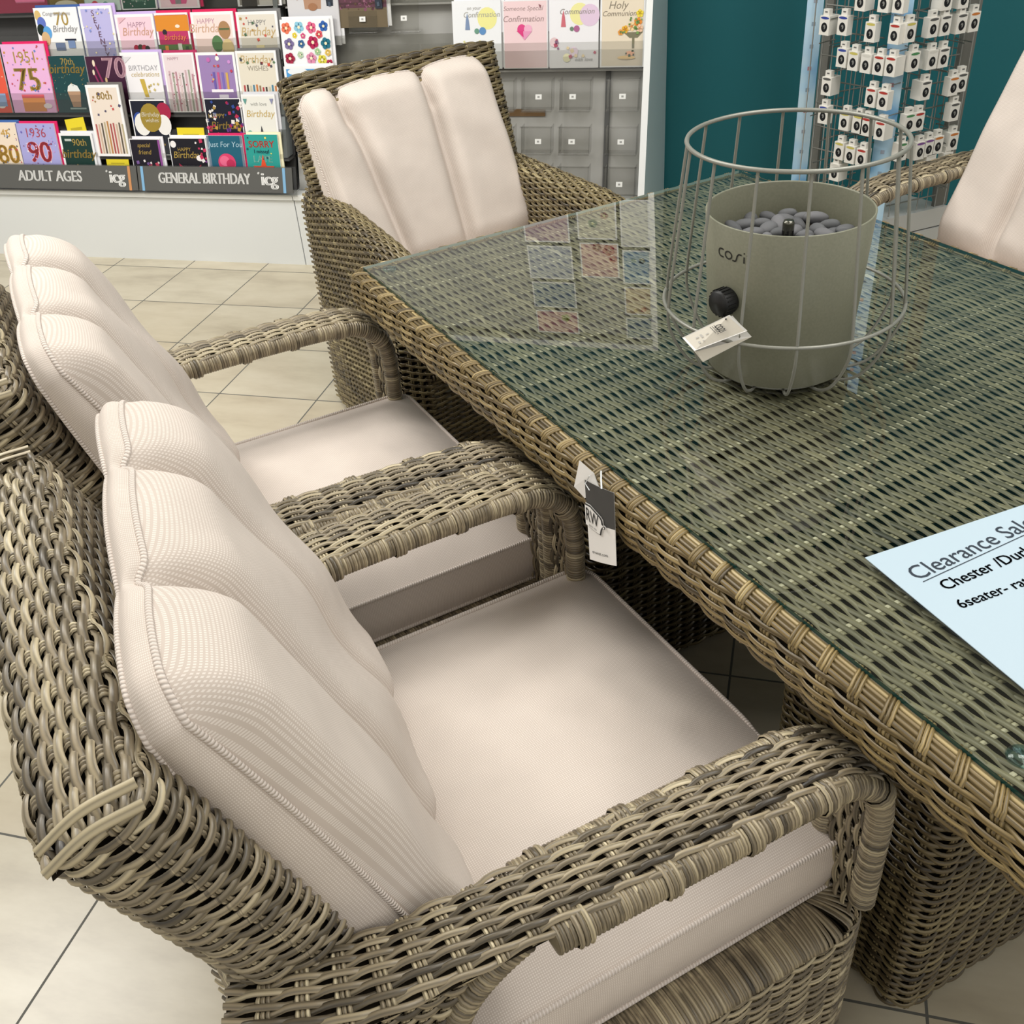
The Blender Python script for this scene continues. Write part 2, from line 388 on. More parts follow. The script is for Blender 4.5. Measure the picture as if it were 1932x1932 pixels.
def part(name, mb, root):
    o = mb.build(name); o.parent = root; o.matrix_parent_inverse = Matrix.Translation(root.location).inverted(); return o
def bay(root, x0, x1, board, zt):
    mb = MB(); mb.box(x0, YL, 0, x1, 4.16, .264, WHITE); part('plinth', mb, root)
    mb = MB(); mb.box(x0, YL-.008, .268, x1, 4.16, .288, WHITE2); part('ledge', mb, root)
    mb = MB(); slab(mb, x0+.004, x1-.004, .29, zt, .055, .012, board); part('back_board', mb, root)
mb = MB()
bay(left, -4.4, XS-.002, CHAR, 2.02); bay(right, XS+.002, XE-.024, GREYB, 2.02)
mb = MB(); p0, p1 = 3.615, YR(2.04)-.03
for nm, xa, xb in (('end_panel', XE-.021, XE),):
    mb = MB(); mb.hexa([(xa, YR(0)-.035, 0), (xb, YR(0)-.035, 0), (xb, 4.18, 0), (xa, 4.18, 0), (xa, YR(2.03)-.035, 2.03), (xb, YR(2.03)-.035, 2.03), (xb, 4.18, 2.03), (xa, 4.18, 2.03)], PANELG)
    mb.hexa([(xa-.001, YR(0)-.037, 0), (xb+.001, YR(0)-.037, 0), (xb+.001, YR(0)-.035, 0), (xa-.001, YR(0)-.035, 0), (xa-.001, YR(2.03)-.037, 2.03), (xb+.001, YR(2.03)-.037, 2.03), (xb+.001, YR(2.03)-.035, 2.03), (xa-.001, YR(2.03)-.035, 2.03)], WHITE2)
    part(nm, mb, right)
mb = MB(); slab(mb, -4.4, XS, 2.02, 2.05, .0, .14, WHITE); part('top_rail', mb, left)
mb = MB(); slab(mb, XS, XE-.022, 2.02, 2.05, .0, .14, WHITE); part('top_rail', mb, right)
for zb in (.42, .575, .755, .93, 1.12):        # tier shelves and their clear lips
    mb = MB(); slab(mb, -4.39, XS-.006, zb-.012, zb-.004, .0, .06, CHAR); part('tier_shelf', mb, left)
    mb = MB(); slab(mb, -4.39, XS-.006, zb-.002, zb+.10, -.005, .003, ACR); part('clear_lip', mb, left)
mb = MB(); slab(mb, -4.39, XS+.03, .289, .395, -.024, .003, ACR); part('clear_lip', mb, left)
mb = MB(); slab(mb, XS-.03, XS-.012, .42, 2.0, .0, .05, STEEL); part('upright_rail', mb, left)
for z0, z1 in ((.712, .832), (.93, 1.05), (1.2, 1.3)):
    mb = MB(); slab(mb, XS+.01, XE-.03, z0-.010, z0-.004, .02, .04, GREYB); part('tier_shelf', mb, right)
    mb = MB(); slab(mb, XS+.01, XE-.03, z0, z1, -.006, .003, ACR); part('clear_lip', mb, right)
mb = MB(); slab(mb, -.685, -.668, .30, .72, .045, .008, mat('slot_dark', '#4c4c4b', .6)); part('upright_rail', mb, right)
mb = MB(); slab(mb, -1.25, -.905, .552, .575, .05, .004, mat('bare_wood_strip', '#6d5230', .7)); part('shelf_strip', mb, right)
# empty clear pockets, each with a small white sticker
STK = mat('sticker_white', '#e9e9e6', .5); STG = mat('sticker_grey', '#9b9b98', .5)
for ri, (z0, z1) in enumerate(((.585, .68), (.445, .53), (.30, .40))):
    for ci, xc in enumerate((-1.22, -1.065, -.925, -.785, -.615)):
        wd = .056
        mb = MB(); slab(mb, xc-wd, xc+wd, z0, z1, -.005, .002, ACR2); slab(mb, xc-wd, xc+wd, z0-.006, z0, -.012, .05, ACR2)
        slab(mb, xc-wd, xc-wd+.002, z0, z1, -.005, .05, ACR2); slab(mb, xc+wd-.002, xc+wd, z0, z1, -.005, .05, ACR2)
        slab(mb, xc-wd-.004, xc+wd+.004, z1-.003, z1+.002, -.008, .005, ACR2)
        pk = part('clear_pocket', mb, right)
        zc = z0+(z1-z0)*.45; sx = xc+.008*((ri*3+ci) % 3-1)
        mb = MB(); slab(mb, sx-.0115, sx+.0115, zc-.008, zc+.008, -.007, .0015, STK); slab(mb, sx-.004, sx+.004, zc-.003, zc+.003, -.0075, .0004, STG)
        s_ = mb.build('sticker'); s_.parent = pk
for xc, z0 in ((-1.58, .84), (-1.42, .84), (-1.58, .70), (-1.42, .70), (-1.30, .70), (-1.75, .70)):
    mb = MB(); slab(mb, xc-.056, xc+.056, z0, z0+.1, -.003, .002, ACR2); slab(mb, xc-.056, xc+.056, z0-.004, z0, -.01, .05, ACR2); pk = part('clear_pocket', mb, right)
    mb = MB(); slab(mb, xc-.0115, xc+.0115, z0+.035, z0+.051, -.005, .0015, STK); slab(mb, xc-.004, xc+.004, z0+.04, z0+.046, -.0056, .0004, STG)
    s_ = mb.build('sticker'); s_.parent = pk
# header strips with their writing
HG = mat('header_grey', '#575754', .5); HW = mat('header_white', '#f2f2f0', .5); HO = mat('header_orange', '#c98c5a', .5); HB = mat('header_blue', '#7fb0d6', .5)
def header(x0, x1, txt, tcx, lcx, stripes, size, tsx=.9):
    z0, z1 = .302, .392
    mb = MB(); slab(mb, x0, x1, z0, z1, -.028, .003, HG)
    def fn(a, b, k=.0292): zz = z0+b; return (a, YR(zz)-k, zz)
    put_text(mb, txt, fn, HW, size, tcx, .030, sx=tsx, bold=.03)
    put_text(mb, 'icg', fn, HW, .066, lcx, .028, bold=.05)
    for d in (-.025, -.018, -.02): mb.add([fn(lcx-.043+d*.2+.004*math.cos(q), .075+d*.2+.004*math.sin(q)) for q in np.linspace(0, 2*PI, 8, endpoint=False)], [tuple(range(8))], HW)
    for xs, m in stripes: mb.add([fn(xs, .0), fn(xs+.012, .0), fn(xs+.012, z1-z0), fn(xs, z1-z0)], [(0, 1, 2, 3)], m)
    part('header_strip', mb, left)
header(-3.6, -2.575, 'ADULT AGES', -2.985, -2.665, ((-2.615, HO),), .058)
header(-2.57, -1.89, 'GENERAL BIRTHDAY', -2.272, -1.985, ((-2.555, HB), (-1.93, HB)), .056, .78)

# ------------------------------------------------------------------ greeting cards
TIER = {'A': .578, 'B': .758, 'C': .933, 'D': .424, 'E': .296, 'P': .716, 'Q': .80, 'S': .70, 'T': .62}
def draw(mb, els, wd, ht, dy):
    layer = [0]
    for e in els:
        layer[0] += 1; d = dy-.00025*layer[0]
        fn = lambda a, b: (a, d, b)
        k = e[0]
        if k == 'r':
            _, u0, v0, u1, v1, c = e; x0, x1 = (u0-.5)*wd, (u1-.5)*wd
            mb.add([(x0, d, v0*ht), (x1, d, v0*ht), (x1, d, v1*ht), (x0, d, v1*ht)], [(0, 1, 2, 3)], paper(c))
        elif k == 'p':
            _, pts, c = e; mb.add([((u-.5)*wd, d, v*ht) for u, v in pts], [tuple(range(len(pts)))], paper(c))
        elif k == 'd':
            _, u, v, r, c = e[:5]; ay = e[5] if len(e) > 5 else 1.0
            mb.add([((u-.5)*wd+r*wd*math.cos(q), d, v*ht+r*wd*ay*math.sin(q)) for q in np.linspace(0, 2*PI, 18, endpoint=False)], [tuple(range(18))], paper(c))
        elif k == 't':
            _, s, u, v, sz, c = e[:6]; sh = e[6] if len(e) > 6 else 0; bo = e[7] if len(e) > 7 else 0; ro = e[8] if len(e) > 8 else 0
            put_text(mb, s, fn, paper(c), sz*wd, (u-.5)*wd, v*ht, shear=sh, bold=bo, rot=ro)
        elif k == 'f':
            _, u, v, r, c, cc = e
            for q in range(5):
                a = q*2*PI/5+u*9; cx, cy = (u-.5)*wd+r*.55*wd*math.cos(a), v*ht+r*.55*wd*math.sin(a)
                mb.add([(cx+r*.5*wd*math.cos(t), d, cy+r*.5*wd*math.sin(t)) for t in np.linspace(0, 2*PI, 9, endpoint=False)], [tuple(range(9))], paper(c))
            mb.add([((u-.5)*wd+r*.28*wd*math.cos(t), d-.0002, v*ht+r*.28*wd*math.sin(t)) for t in np.linspace(0, 2*PI, 9, endpoint=False)], [tuple(range(9))], paper(cc))
        elif k == 's':                          # scattered confetti
            _, n, seed, cols, u0, v0, u1, v1, r = e; R = random.Random(seed)
            for _i in range(n):
                u, v, c = R.uniform(u0, u1), R.uniform(v0, v1), R.choice(cols); rr = r*R.uniform(.6, 1.3)*wd; a0 = R.random()*3
                mb.add([((u-.5)*wd+rr*math.cos(a0+t*PI/2), d, v*ht+rr*math.sin(a0+t*PI/2)) for t in range(4)], [(0, 1, 2, 3)], paper(c))
        elif k == 'c':                          # row of candles
            _, n, u0, u1, v0, v1, cols, seed = e; R = random.Random(seed)
            for i in range(n):
                u = u0+(u1-u0)*(i+.5)/n; wv = (u1-u0)/n*.26; tp = v1-R.uniform(0, .12)*(v1-v0); x = (u-.5)*wd
                mb.add([(x-wv*wd, d, v0*ht), (x+wv*wd, d, v0*ht), (x+wv*wd, d, tp*ht), (x-wv*wd, d, tp*ht)], [(0, 1, 2, 3)], paper(cols[i % len(cols)]))
GOLD = '#a98e45'
NCARD = [0]
def card(tl, tr, tier, label, face, env, els, border=None, zb=None, lean=.2, push=0.0, w_=None, h_=None):
    lean = .16
    z0 = TIER[tier] if zb is None else zb
    y0 = YR(z0)+.004+push
    a, b = at_y(tl[0], tl[1], y0, lean, z0), at_y(tr[0], tr[1], y0, lean, z0)
    wd = b[0]-a[0]; ht = ((a[2]+b[2])/2-z0)*math.sqrt(1+lean*lean); xc = (a[0]+b[0])/2
    if w_: xc += (w_-wd)/2; wd = w_
    if h_: ht = h_
    mb = MB(); WH = paper('#f0f0f2')
    mb.box(-wd/2, 0, 0, wd/2, .006, ht, WH)
    bd = (border if border is not None else .0)
    x0, x1, v0, v1 = -wd/2+bd*wd, wd/2-bd*wd, bd*.5*ht, ht-bd*wd
    mb.add([(x0, -.0002, v0), (x1, -.0002, v0), (x1, -.0002, v1), (x0, -.0002, v1)], [(0, 1, 2, 3)], paper(face))
    draw(mb, els, wd, ht, -.0003)
    o = mb.build('greeting_card'); o.location = (xc, y0, z0); o.rotation_euler = (-math.atan(lean), 0, 0)
    tag(o, label, 'greeting card', 'greeting cards on the display')
    if env:
        mb = MB(); mb.box(-wd/2+.006, .0075, .004, wd/2+.012, .012, ht+.009, paper(env)); mb.build('envelope', o)
    NCARD[0] += 1
    return o
P5 = ['#c24b5a', '#8a6fb5', '#5d86c4', '#c98f3a']
# --- top row, cut by the frame
card((-40, -110), (70, -112), 'C', 'crimson 65 birthday card with a pink candle cake', '#a51f49', None, [('t', '65', .58, .70, .55, '#eb9dbb', 0, .03), ('c', 7, .35, .95, .36, .62, ['#d9606f', '#b7828f', '#8d4a66'], 1), ('d', .66, .36, .3, '#d98aa6', .18), ('p', [(.36, .36), (.96, .36), (.92, .14), (.42, .14)], '#cf6a90')])
card((70, -90), (142, -92), 'C', 'olive gold photo card above the white 70th card', '#7d6a26', '#3c5f9c', [('d', .5, .12, .3, '#d8d2bb', .3)])
card((142, -85), (210, -88), 'C', 'mint and pink card at the top edge above the lilac SEVENTY card', '#cfe5dd', '#c6aee0', [('d', .3, .1, .1, '#d34a5a'), ('d', .6, .08, .1, '#57a088')])
card((212, -90), (280, -93), 'C', 'dark green card with speckles at the top edge above pink birthday card', '#24584a', '#b7a3d8', [('s', 24, 4, ['#cfe0d8', '#e0c7d0'], .05, .05, .95, .6, .02), ('t', 'wishes', .5, .14, .16, '#7da894')], border=.04)
card((284, -90), (362, -93), 'C', 'pink teacup card at the top edge above the orange card', '#f0d5de', '#d81f60', [('p', [(.18, .38), (.82, .38), (.68, .08), (.32, .08)], '#dd5f92'), ('r', .42, .08, .56, .3, '#8d8d90')], border=.05)
card((438, -75), (522, -78), 'C', 'black and white photo card at the top edge beside the dark rail', '#8f8b85', '#b5b3b0', [('r', .1, .0, .45, .3, '#3d3a38'), ('r', .5, .02, .8, .28, '#d5d2cc'), ('d', .9, .2, .06, '#c46a38')], border=.05)
# --- second row
card((62, 18), (142, 10), 'B', 'white 70th birthday card with blue and gold balloons down its left side', '#f1f2f4', '#3d5fa0', [('d', .08, .86, .075, '#d6b878', 1.3), ('d', .14, .72, .1, '#5f74c4', 1.2), ('d', .1, .6, .09, '#17261f', 1.2), ('d', .24, .55, .1, '#5aa1dd', 1.2), ('d', .18, .44, .1, '#d2b183', 1.3), ('t', '70', .62, .68, .34, GOLD), ('t', 'Birthday', .66, .56, .17, '#9a9a9c', .2), ('t', 'Congratulations', .52, .86, .1, '#a0a0a2', .2), ('r', .38, .22, .6, .36, '#63728f'), ('r', .68, .26, .84, .4, '#7086ae'), ('r', .62, .4, .88, .43, '#23283a')])
card((146, 14), (208, 8), 'B', 'lilac card spelling SEVENTY downwards in small letters', '#b9b5e2', '#c6aee3', [('t', c, .42+.04*i, .82-.125*i, .2, '#8d6f86', 0, .02) for i, c in enumerate('SEVENTY')]+[('s', 20, 3, ['#f2efe8', '#7f8fd0', '#e6d9a8'], .05, .1, .95, .95, .03)], border=.07)
card((215, 29), (287, 24), 'B', 'pale pink birthday card with a party cake and berries', '#eecbd9', '#cbb2e4', [('t', 'HAPPY', .55, .72, .16, '#a9879a'), ('t', 'Birthday', .55, .55, .24, '#c79a86', .2), ('d', .45, .28, .07, '#a8213c'), ('d', .56, .29, .07, '#3a3a2c'), ('d', .66, .28, .07, '#b03048'), ('d', .74, .27, .06, '#2e2a26'), ('p', [(.1, .93), (.3, .93), (.1, .8)], '#dfb4c0')], border=.06)
card((290, 26), (352, 22), 'B', 'orange and magenta birthday card with green book spines', '#b93566', '#dd2560', [('r', .0, .62, 1, .95, '#d9892c'), ('d', .25, .6, .07, '#2b2430'), ('d', .66, .72, .07, '#f0e2d0', .6), ('r', .0, .05, 1, .34, '#587544'), ('r', .2, .05, .3, .32, '#c98a3a'), ('r', .6, .05, .72, .36, '#cdd3c4'), ('r', .82, .05, .92, .3, '#38513a'), ('t', 'birthday', .55, .44, .2, '#d97f4c', .2)], border=.05)
card((358, 24), (438, 20), 'B', 'pale peach birthday card with striped and green balloons', '#f3dbd6', '#d81f5a', [('t', 'HAPPY', .35, .76, .14, '#b98fa2'), ('t', 'Birthday', .34, .58, .24, '#caa98f', .2), ('d', .76, .62, .14, '#a9825c', 1.25), ('r', .64, .62, .88, .66, '#5a6a46'), ('d', .56, .34, .13, '#54794e', 1.25), ('d', .8, .25, .14, '#c8b483', 1.25)], border=.06)
card((444, 24), (521, 19), 'B', 'cream Happy Birthday card with bunting and small stars, top of its column', '#ded8cc', '#7c7c7c', [('t', 'HAPPY', .5, .72, .15, '#8c8a88'), ('t', 'Birthday', .5, .5, .25, '#c2a878', .2), ('s', 12, 8, ['#4d6a50', '#c65a4d', '#5a5a6a', '#b08c50'], .05, .1, .95, .9, .035), ('r', .42, .16, .62, .3, '#d8cb9c'), ('r', .42, .1, .62, .17, '#3f5a86')], border=.06)
# --- third row
card((-62, 92), (-4, 88), 'A', 'coral red birthday card cut by the left edge of the photo', '#e25a44', None, [('s', 24, 5, ['#f2c9b0', '#8fa8c8'], .1, .1, .95, .95, .03), ('d', .7, .12, .14, '#e8e4e2', .6), ('r', .5, .1, .9, .3, '#8aa0c4')])
card((0, 87), (80, 79), 'A', 'pink 75 card headed 1951 with gold numerals', '#e6b3dd', '#e01d63', [('t', '1951', .5, .73, .30, GOLD), ('t', '75', .48, .33, .60, GOLD, 0, .035), ('s', 46, 9, P5, .03, .3, .97, .97, .022), ('r', .26, .02, .78, .26, '#d99052'), ('r', .26, .22, .78, .27, '#cf5a62'), ('d', .83, .1, .1, '#eadfe2', .5)])
card((90, 107), (158, 104), 'A', 'dark green 70th birthday card with a cream coffee glass', '#154246', None, [('t', '70th', .5, .85, .2, GOLD), ('t', 'birthday', .45, .70, .3, GOLD, .2, .01), ('p', [(.36, .38), (.72, .38), (.66, .1), (.44, .1)], '#b28f74'), ('p', [(.36, .38), (.72, .38), (.66, .48), (.5, .52), (.4, .47)], '#e3e5e3'), ('s', 26, 2, ['#6f9a95', GOLD], .05, .3, .95, .7, .012), ('r', .35, .06, .8, .09, '#9bb0ae')])
card((160, 107), (232, 105), 'A', 'plum purple 70 card with outlined pink numerals and candles', '#3f1a35', None, [('t', '70', .72, .62, .62, '#d5a7b7', 0, .02), ('p', [(.2, .86), (.24, .86), (.42, .45), (.36, .45)], '#8e2f5c'), ('p', [(.16, .68), (.2, .68), (.34, .38), (.29, .38)], '#9b3561'), ('d', .2, .88, .035, '#ead9c0', 2.0), ('d', .16, .72, .03, '#ead9c0', 2.0), ('d', .46, .58, .03, '#d9b98a', 2.0)])
card((225, 101), (297, 96), 'A', 'white Birthday card with a gold champagne glass', '#eceaee', '#c6aee0', [('t', 'BIRTHDAY', .56, .70, .16, '#9c9aa0'), ('t', 'celebrations', .58, .60, .15, '#c2ad78', .2), ('p', [(.42, .56), (.54, .56), (.6, .26), (.5, .26)], '#c4a948'), ('r', .46, .12, .72, .24, '#a7a4a2'), ('s', 8, 6, ['#c9b777'], .6, .35, .95, .5, .03), ('p', [(.08, .93), (.3, .93), (.1, .82)], '#d7d5da')], border=.05)
card((304, 101), (363, 98), 'A', 'pale pink card of tall speckled candles in a crimson envelope', '#e3d4d8', '#b5305f', [('t', 'HAPPY', .35, .88, .12, '#b08a98'), ('c', 8, .12, .95, .02, .72, ['#c9aab2', '#9aa08f', '#b98a96', '#d8c3c3', '#7e8078'], 3), ('s', 40, 11, ['#f4eef0', '#b2556a', '#6f6a66'], .15, .1, .95, .72, .02)], border=.05)
card((368, 101), (441, 96), 'A', 'purple birthday card with white cake tiers and candles', '#9a80b4', None, [('r', .3, .34, .86, .39, '#eeeaf0'), ('r', .48, .24, .72, .30, '#e3dce8'), ('r', .4, .08, .84, .2, '#cfc4d2'), ('c', 4, .36, .8, .39, .7, ['#6a5aa8', '#c25a8a', '#7a6ab8', '#cfa85c'], 5), ('d', .55, .9, .05, '#f3f0ea'), ('d', .84, .84, .04, '#c98fd0'), ('d', .32, .88, .05, '#c06ab0'), ('s', 8, 12, ['#c0405a', '#e0b060'], .05, .4, .95, .97, .03)], border=.06)
card((443, 98), (519, 93), 'A', 'cream birthday wishes card with a row of thin striped candles', '#e0d9c9', '#6e6e6e', [('t', 'Birthday', .5, .80, .24, '#c0a878', .2), ('t', 'WISHES', .52, .68, .15, '#9b9486'), ('s', 10, 13, ['#c8523f', '#4a4a58', '#5d7a5a'], .05, .5, .95, .95, .035), ('c', 11, .1, .95, .02, .46, ['#b23f44', '#3b3a36', '#c8c1a8', '#4a7f9a', '#c87a42', '#8d7a5a'], 4)], border=.05)
# --- fourth row
card((160, 162), (222, 158), 'D', 'tall slim 80th card with slender candles standing before the purple card', '#e6d9cd', '#75716e', [('t', '80th', .52, .80, .26, '#b99a55', 0, .02), ('s', 10, 14, ['#c25050', '#56506a', '#a8865a'], .1, .55, .95, .95, .04), ('c', 10, .08, .96, .04, .50, ['#b2595a', '#c9b09a', '#5a5248', '#b7ab8a', '#b8834c', '#a24a4a'], 6)], border=.07, push=-.02)
card((243, 190), (310, 186), 'D', 'navy card with a gold Birthday wishes balloon', '#161a2c', None, [('d', .2, .62, .16, '#2f4c98', 1.3), ('d', .28, .56, .22, '#e8e6e2', 1.2), ('d', .92, .78, .2, '#a21f45', 1.1), ('d', .88, .55, .2, '#e9e6e4', 1.2), ('d', .54, .68, .29, '#9c8434', 1.15), ('t', 'Birthday', .54, .70, .15, '#f0ebda', .2, .01), ('t', 'wishes', .56, .60, .14, '#f0ebda', .2, .01), ('s', 12, 15, ['#b23a4a', GOLD, '#6a6a4a'], .1, .05, .95, .35, .03)], border=.03)
card((384, 188), (452, 183), 'D', 'navy Happy Birthday card ringed with bright flowers', '#131527', None, [('t', 'HAPPY', .3, .66, .15, GOLD), ('t', 'Birthday', .55, .47, .26, GOLD, .2, .01), ('s', 34, 16, ['#e9e4e0', '#b0284e', '#2f4a96', '#b89440', '#d84a7a'], .0, .05, .3, .95, .05), ('s', 34, 17, ['#e9e4e0', '#b0284e', '#2f4a96', '#b89440', '#6a3a8a'], .55, .0, 1, .95, .05), ('f', .4, .2, .09, '#e9e6e2', '#b0284e')], border=.02)
card((454, 180), (517, 176), 'D', 'white Birthday card with a little party hat animal and balloons', '#e6e5de', '#d5d5da', [('t', 'Birthday', .52, .64, .25, '#c0a45c', .2), ('t', 'with love', .5, .82, .13, '#9f9f9b'), ('d', .15, .36, .08, '#6fb2a0', 1.3), ('d', .88, .3, .09, '#e2ae84', 1.3), ('p', [(.45, .32), (.58, .32), (.51, .5)], '#33343c'), ('d', .52, .24, .13, '#9b9690', .9), ('p', [(.05, .93), (.17, .93), (.11, .84)], '#5f9a94'), ('p', [(.84, .93), (.96, .93), (.9, .84)], '#8d8fb0')], border=.05)
# --- bottom row behind the header strips
card((-70, 235), (-34, 233), 'E', 'pastel card at the bottom left edge of the lowest tier', '#e8c9a8', None, [('s', 20, 21, P5, .1, .1, .95, .95, .03)])
card((-38, 234), (28, 228), 'E', 'cream card with a gold zero beside the lilac 90 card', '#ecdcc9', '#3f68aa', [('t', '80', .62, .38, .60, '#c39a45', 0, .03), ('t', '1946', .55, .78, .26, '#c39a45'), ('s', 46, 22, P5+['#55585c'], .05, .3, .97, .97, .022)])
card((28, 235), (100, 231), 'E', 'lilac 90 card headed 1936 with red numerals', '#a9a7dd', '#db1f66', [('t', '1936', .5, .79, .28, '#a9485c'), ('t', '90', .5, .41, .62, '#f0c9d6', 0, .05), ('t', '90', .5, .41, .62, '#b9434f', 0, .028), ('s', 46, 23, ['#8a3d5f', '#6a62b8', '#c7a0d8', '#e5e0f0'], .04, .25, .97, .97, .022)])
card((110, 253), (172, 250), 'E', 'dark green 90th birthday card with white edge on the lowest tier', '#12352f', '#e9e9ee', [('t', '90th', .58, .78, .24, GOLD), ('t', 'birthday', .5, .56, .31, GOLD, .2, .01), ('r', .16, .86, .36, .9, '#b9c4bd'), ('d', .6, .26, .13, '#dfe3df', .5), ('s', 14, 24, [GOLD], .2, .2, .9, .45, .02)], border=.06)
card((243, 262), (300, 262), 'E', 'navy special friend card with flowers and a purple spine', '#1a1522', '#eceaf0', [('t', 'special', .45, .84, .16, GOLD, .2), ('t', 'friend', .45, .70, .18, GOLD, .2), ('s', 30, 25, ['#e8e0e0', '#c0405a', '#3a56a8', '#d8b23c', '#7a5a9a'], .1, .2, .9, .6, .06), ('r', .93, .05, 1, .98, '#8d4a94')], border=.02)
card((317, 262), (386, 258), 'E', 'navy Birthday card with a red bow tied gift', '#15131d', '#f1eff3', [('t', 'Birthday', .45, .62, .22, GOLD, .2), ('t', 'HAPPY', .4, .75, .12, GOLD), ('r', .22, .1, .75, .32, '#d9c59b'), ('p', [(.5, .34), (.2, .52), (.24, .3)], '#b3284a'), ('p', [(.5, .34), (.8, .5), (.76, .3)], '#b3284a'), ('d', .5, .2, .2, '#e9e2d4', .4), ('d', .12, .88, .08, '#eeeaea'), ('d', .8, .62, .1, '#eeeaea', .7), ('s', 18, 26, ['#c0305a', '#e8e4e4', '#7a3a8a'], .7, .1, 1, .95, .05)], border=.02)
card((389, 258), (455, 254), 'E', 'teal Just For You card with pink and orange peonies', '#1d5e76', '#d92a68', [('r', .0, .0, .06, 1, '#6f7f90'), ('r', .94, .0, 1, 1, '#6f7f90'), ('t', 'Just For You', .5, .80, .19, '#a9c9d8', .15), ('d', .5, .52, .25, '#d8406e', .9), ('d', .44, .55, .14, '#e86a90', .9), ('d', .6, .5, .12, '#c02c58', .9), ('d', .78, .3, .2, '#ec9a2c', .8), ('d', .4, .24, .18, '#dd5f9c', .7)])
card((460, 256), (522, 252), 'E', 'turquoise Sorry You are Late card with an orange star', '#2a9c94', '#f2ecc8', [('t', 'SORRY', .5, .78, .25, '#c9524a', 0, .03), ('t', 'I missed', .48, .68, .14, '#1c2f4a', 0, .02), ('t', 'LATE', .5, .52, .26, '#8fd0c4', 0, .02), ('p', [(.5, .66), (.58, .46), (.82, .46), (.66, .3), (.72, .1), (.5, .2), (.3, .1), (.36, .3), (.18, .46), (.42, .46)], '#e5502c'), ('s', 16, 27, ['#f0e26a', '#1c4a5a', '#e0e4e0'], .05, .05, .95, .95, .03)])
# loose yellow price sheets tucked in the tiers
def sheet(tl, tr, tier, label, push=-.004, zb=None, tilt=0.0):
    z0 = zb if zb is not None else TIER[tier]; y0 = YR(z0)+push; a, b = at_y(tl[0], tl[1], y0, .2, z0), at_y(tr[0], tr[1], y0, .2, z0)
    wd = b[0]-a[0]; ht = (a[2]+b[2])/2-z0
    mb = MB(); mb.box(-wd/2, 0, 0, wd/2, .0015, ht, paper('#e3cf2e')); mb.add([(-wd*.3, -.0004, ht*.66), (wd*.3, -.0004, ht*.66), (wd*.3, -.0004, ht*.74), (-wd*.3, -.0004, ht*.74)], [(0, 1, 2, 3)], paper('#b8a628'))
    o = mb.build('price_sheet'); o.location = ((a[0]+b[0])/2, y0, z0); o.rotation_euler = (-math.atan(.2), tilt, 0); tag(o, label, 'paper slip', 'yellow slips in the card tiers')
sheet((127, 224), (163, 219), 'D', 'creased yellow slip behind the dark green 90th card', zb=.43, tilt=-.12)
sheet((333, 240), (384, 240), 'D', 'yellow slip lying in the gap left of the navy flower card', zb=.44)
sheet((200, 300), (242, 300), 'E', 'small yellow slip above the header strip below the tall 80th card', zb=.36)
# --- right hand bay
card((527, 38), (620, 34), 'S', 'white card printed with rows of bright flowers', '#f1f2f4', '#f0f0f2', [('f', u, v, r, c, '#f0e6c0') for u, v, r, c in ((.12, .86, .1, '#e8795a'), (.38, .87, .1, '#8cc7de'), (.63, .86, .1, '#e0658c'), (.88, .88, .09, '#2f62b0'), (.28, .74, .05, '#e8d23c'), (.45, .73, .05, '#d85a8a'), (.78, .75, .07, '#dd5560'), (.15, .6, .1, '#7a6f9c'), (.4, .6, .07, '#3f6a9a'), (.64, .62, .11, '#b31f52'), (.9, .6, .1, '#1f6f86'), (.14, .36, .1, '#a32645'), (.36, .42, .06, '#b9d0b0'), (.58, .36, .1, '#dc8fae'), (.8, .33, .09, '#dcd24a'), (.72, .47, .06, '#a8cc98'), (.93, .45, .06, '#e0bc5a'), (.95, .27, .07, '#b02a4c'))], push=-.012, zb=.69)
card((535, 128), (622, 122), 'T', 'card with a blue sky photograph below the flower card', '#4f9ad8', '#f0f0f2', [('d', .3, .9, .22, '#e8edf2', .3), ('d', .75, .82, .2, '#e8edf2', .3), ('r', .0, .0, 1, .4, '#7aa05a')], border=.05, push=-.02, zb=.56)
card((528, -120), (626, -124), 'Q', 'pale grey card with a brown terrier in a pink hat', '#d0cfd2', '#e6e6e8', [('p', [(.34, .34), (.66, .34), (.7, .62), (.5, .68), (.3, .62)], '#b08a70'), ('p', [(.3, .62), (.18, .5), (.2, .42), (.34, .5)], '#a58374'), ('p', [(.68, .62), (.86, .58), (.8, .46), (.66, .5)], '#a98a74'), ('d', .42, .5, .045, '#2c2a30'), ('d', .62, .5, .05, '#2c2a30'), ('d', .5, .36, .09, '#a07252', .7), ('d', .5, .68, .1, '#e0559a', .4)])
card((628, -120), (720, -124), 'Q', 'dark heather photograph card with two horses, held by black clips', '#5d3a46', '#f0f0f0', [('r', .0, .0, 1, .22, '#6d604a'), ('s', 120, 31, ['#7d4a62', '#4a3038', '#8a5a70', '#5a4436'], .02, .2, .98, .6, .03), ('d', .36, .62, .12, '#b98f6a', 1.3), ('d', .58, .56, .12, '#7d4f38', 1.6), ('p', [(.53, .66), (.62, .66), (.6, .42), (.56, .34)], '#e6dccf'), ('d', .36, .64, .04, '#efe4d6', 1.5)], zb=.855)
for nx, lb in ((622, 'small black clip on the left top of the horse photograph card'), (714, 'small black clip on the right top of the horse photograph card')):
    p = at_y(nx, 8, YR(.93)-.012); mb = MB(); mb.box(-.013, 0, -.014, .013, .008, .016, mat('clip_black', '#2b3340', .5)); mb.box(-.005, -.003, -.006, .005, 0, .008, mat('clip_edge', '#4a5666', .4))
    o = mb.build('card_clip'); o.location = p; tag(o, lb, 'clip', 'clips on the horse card')
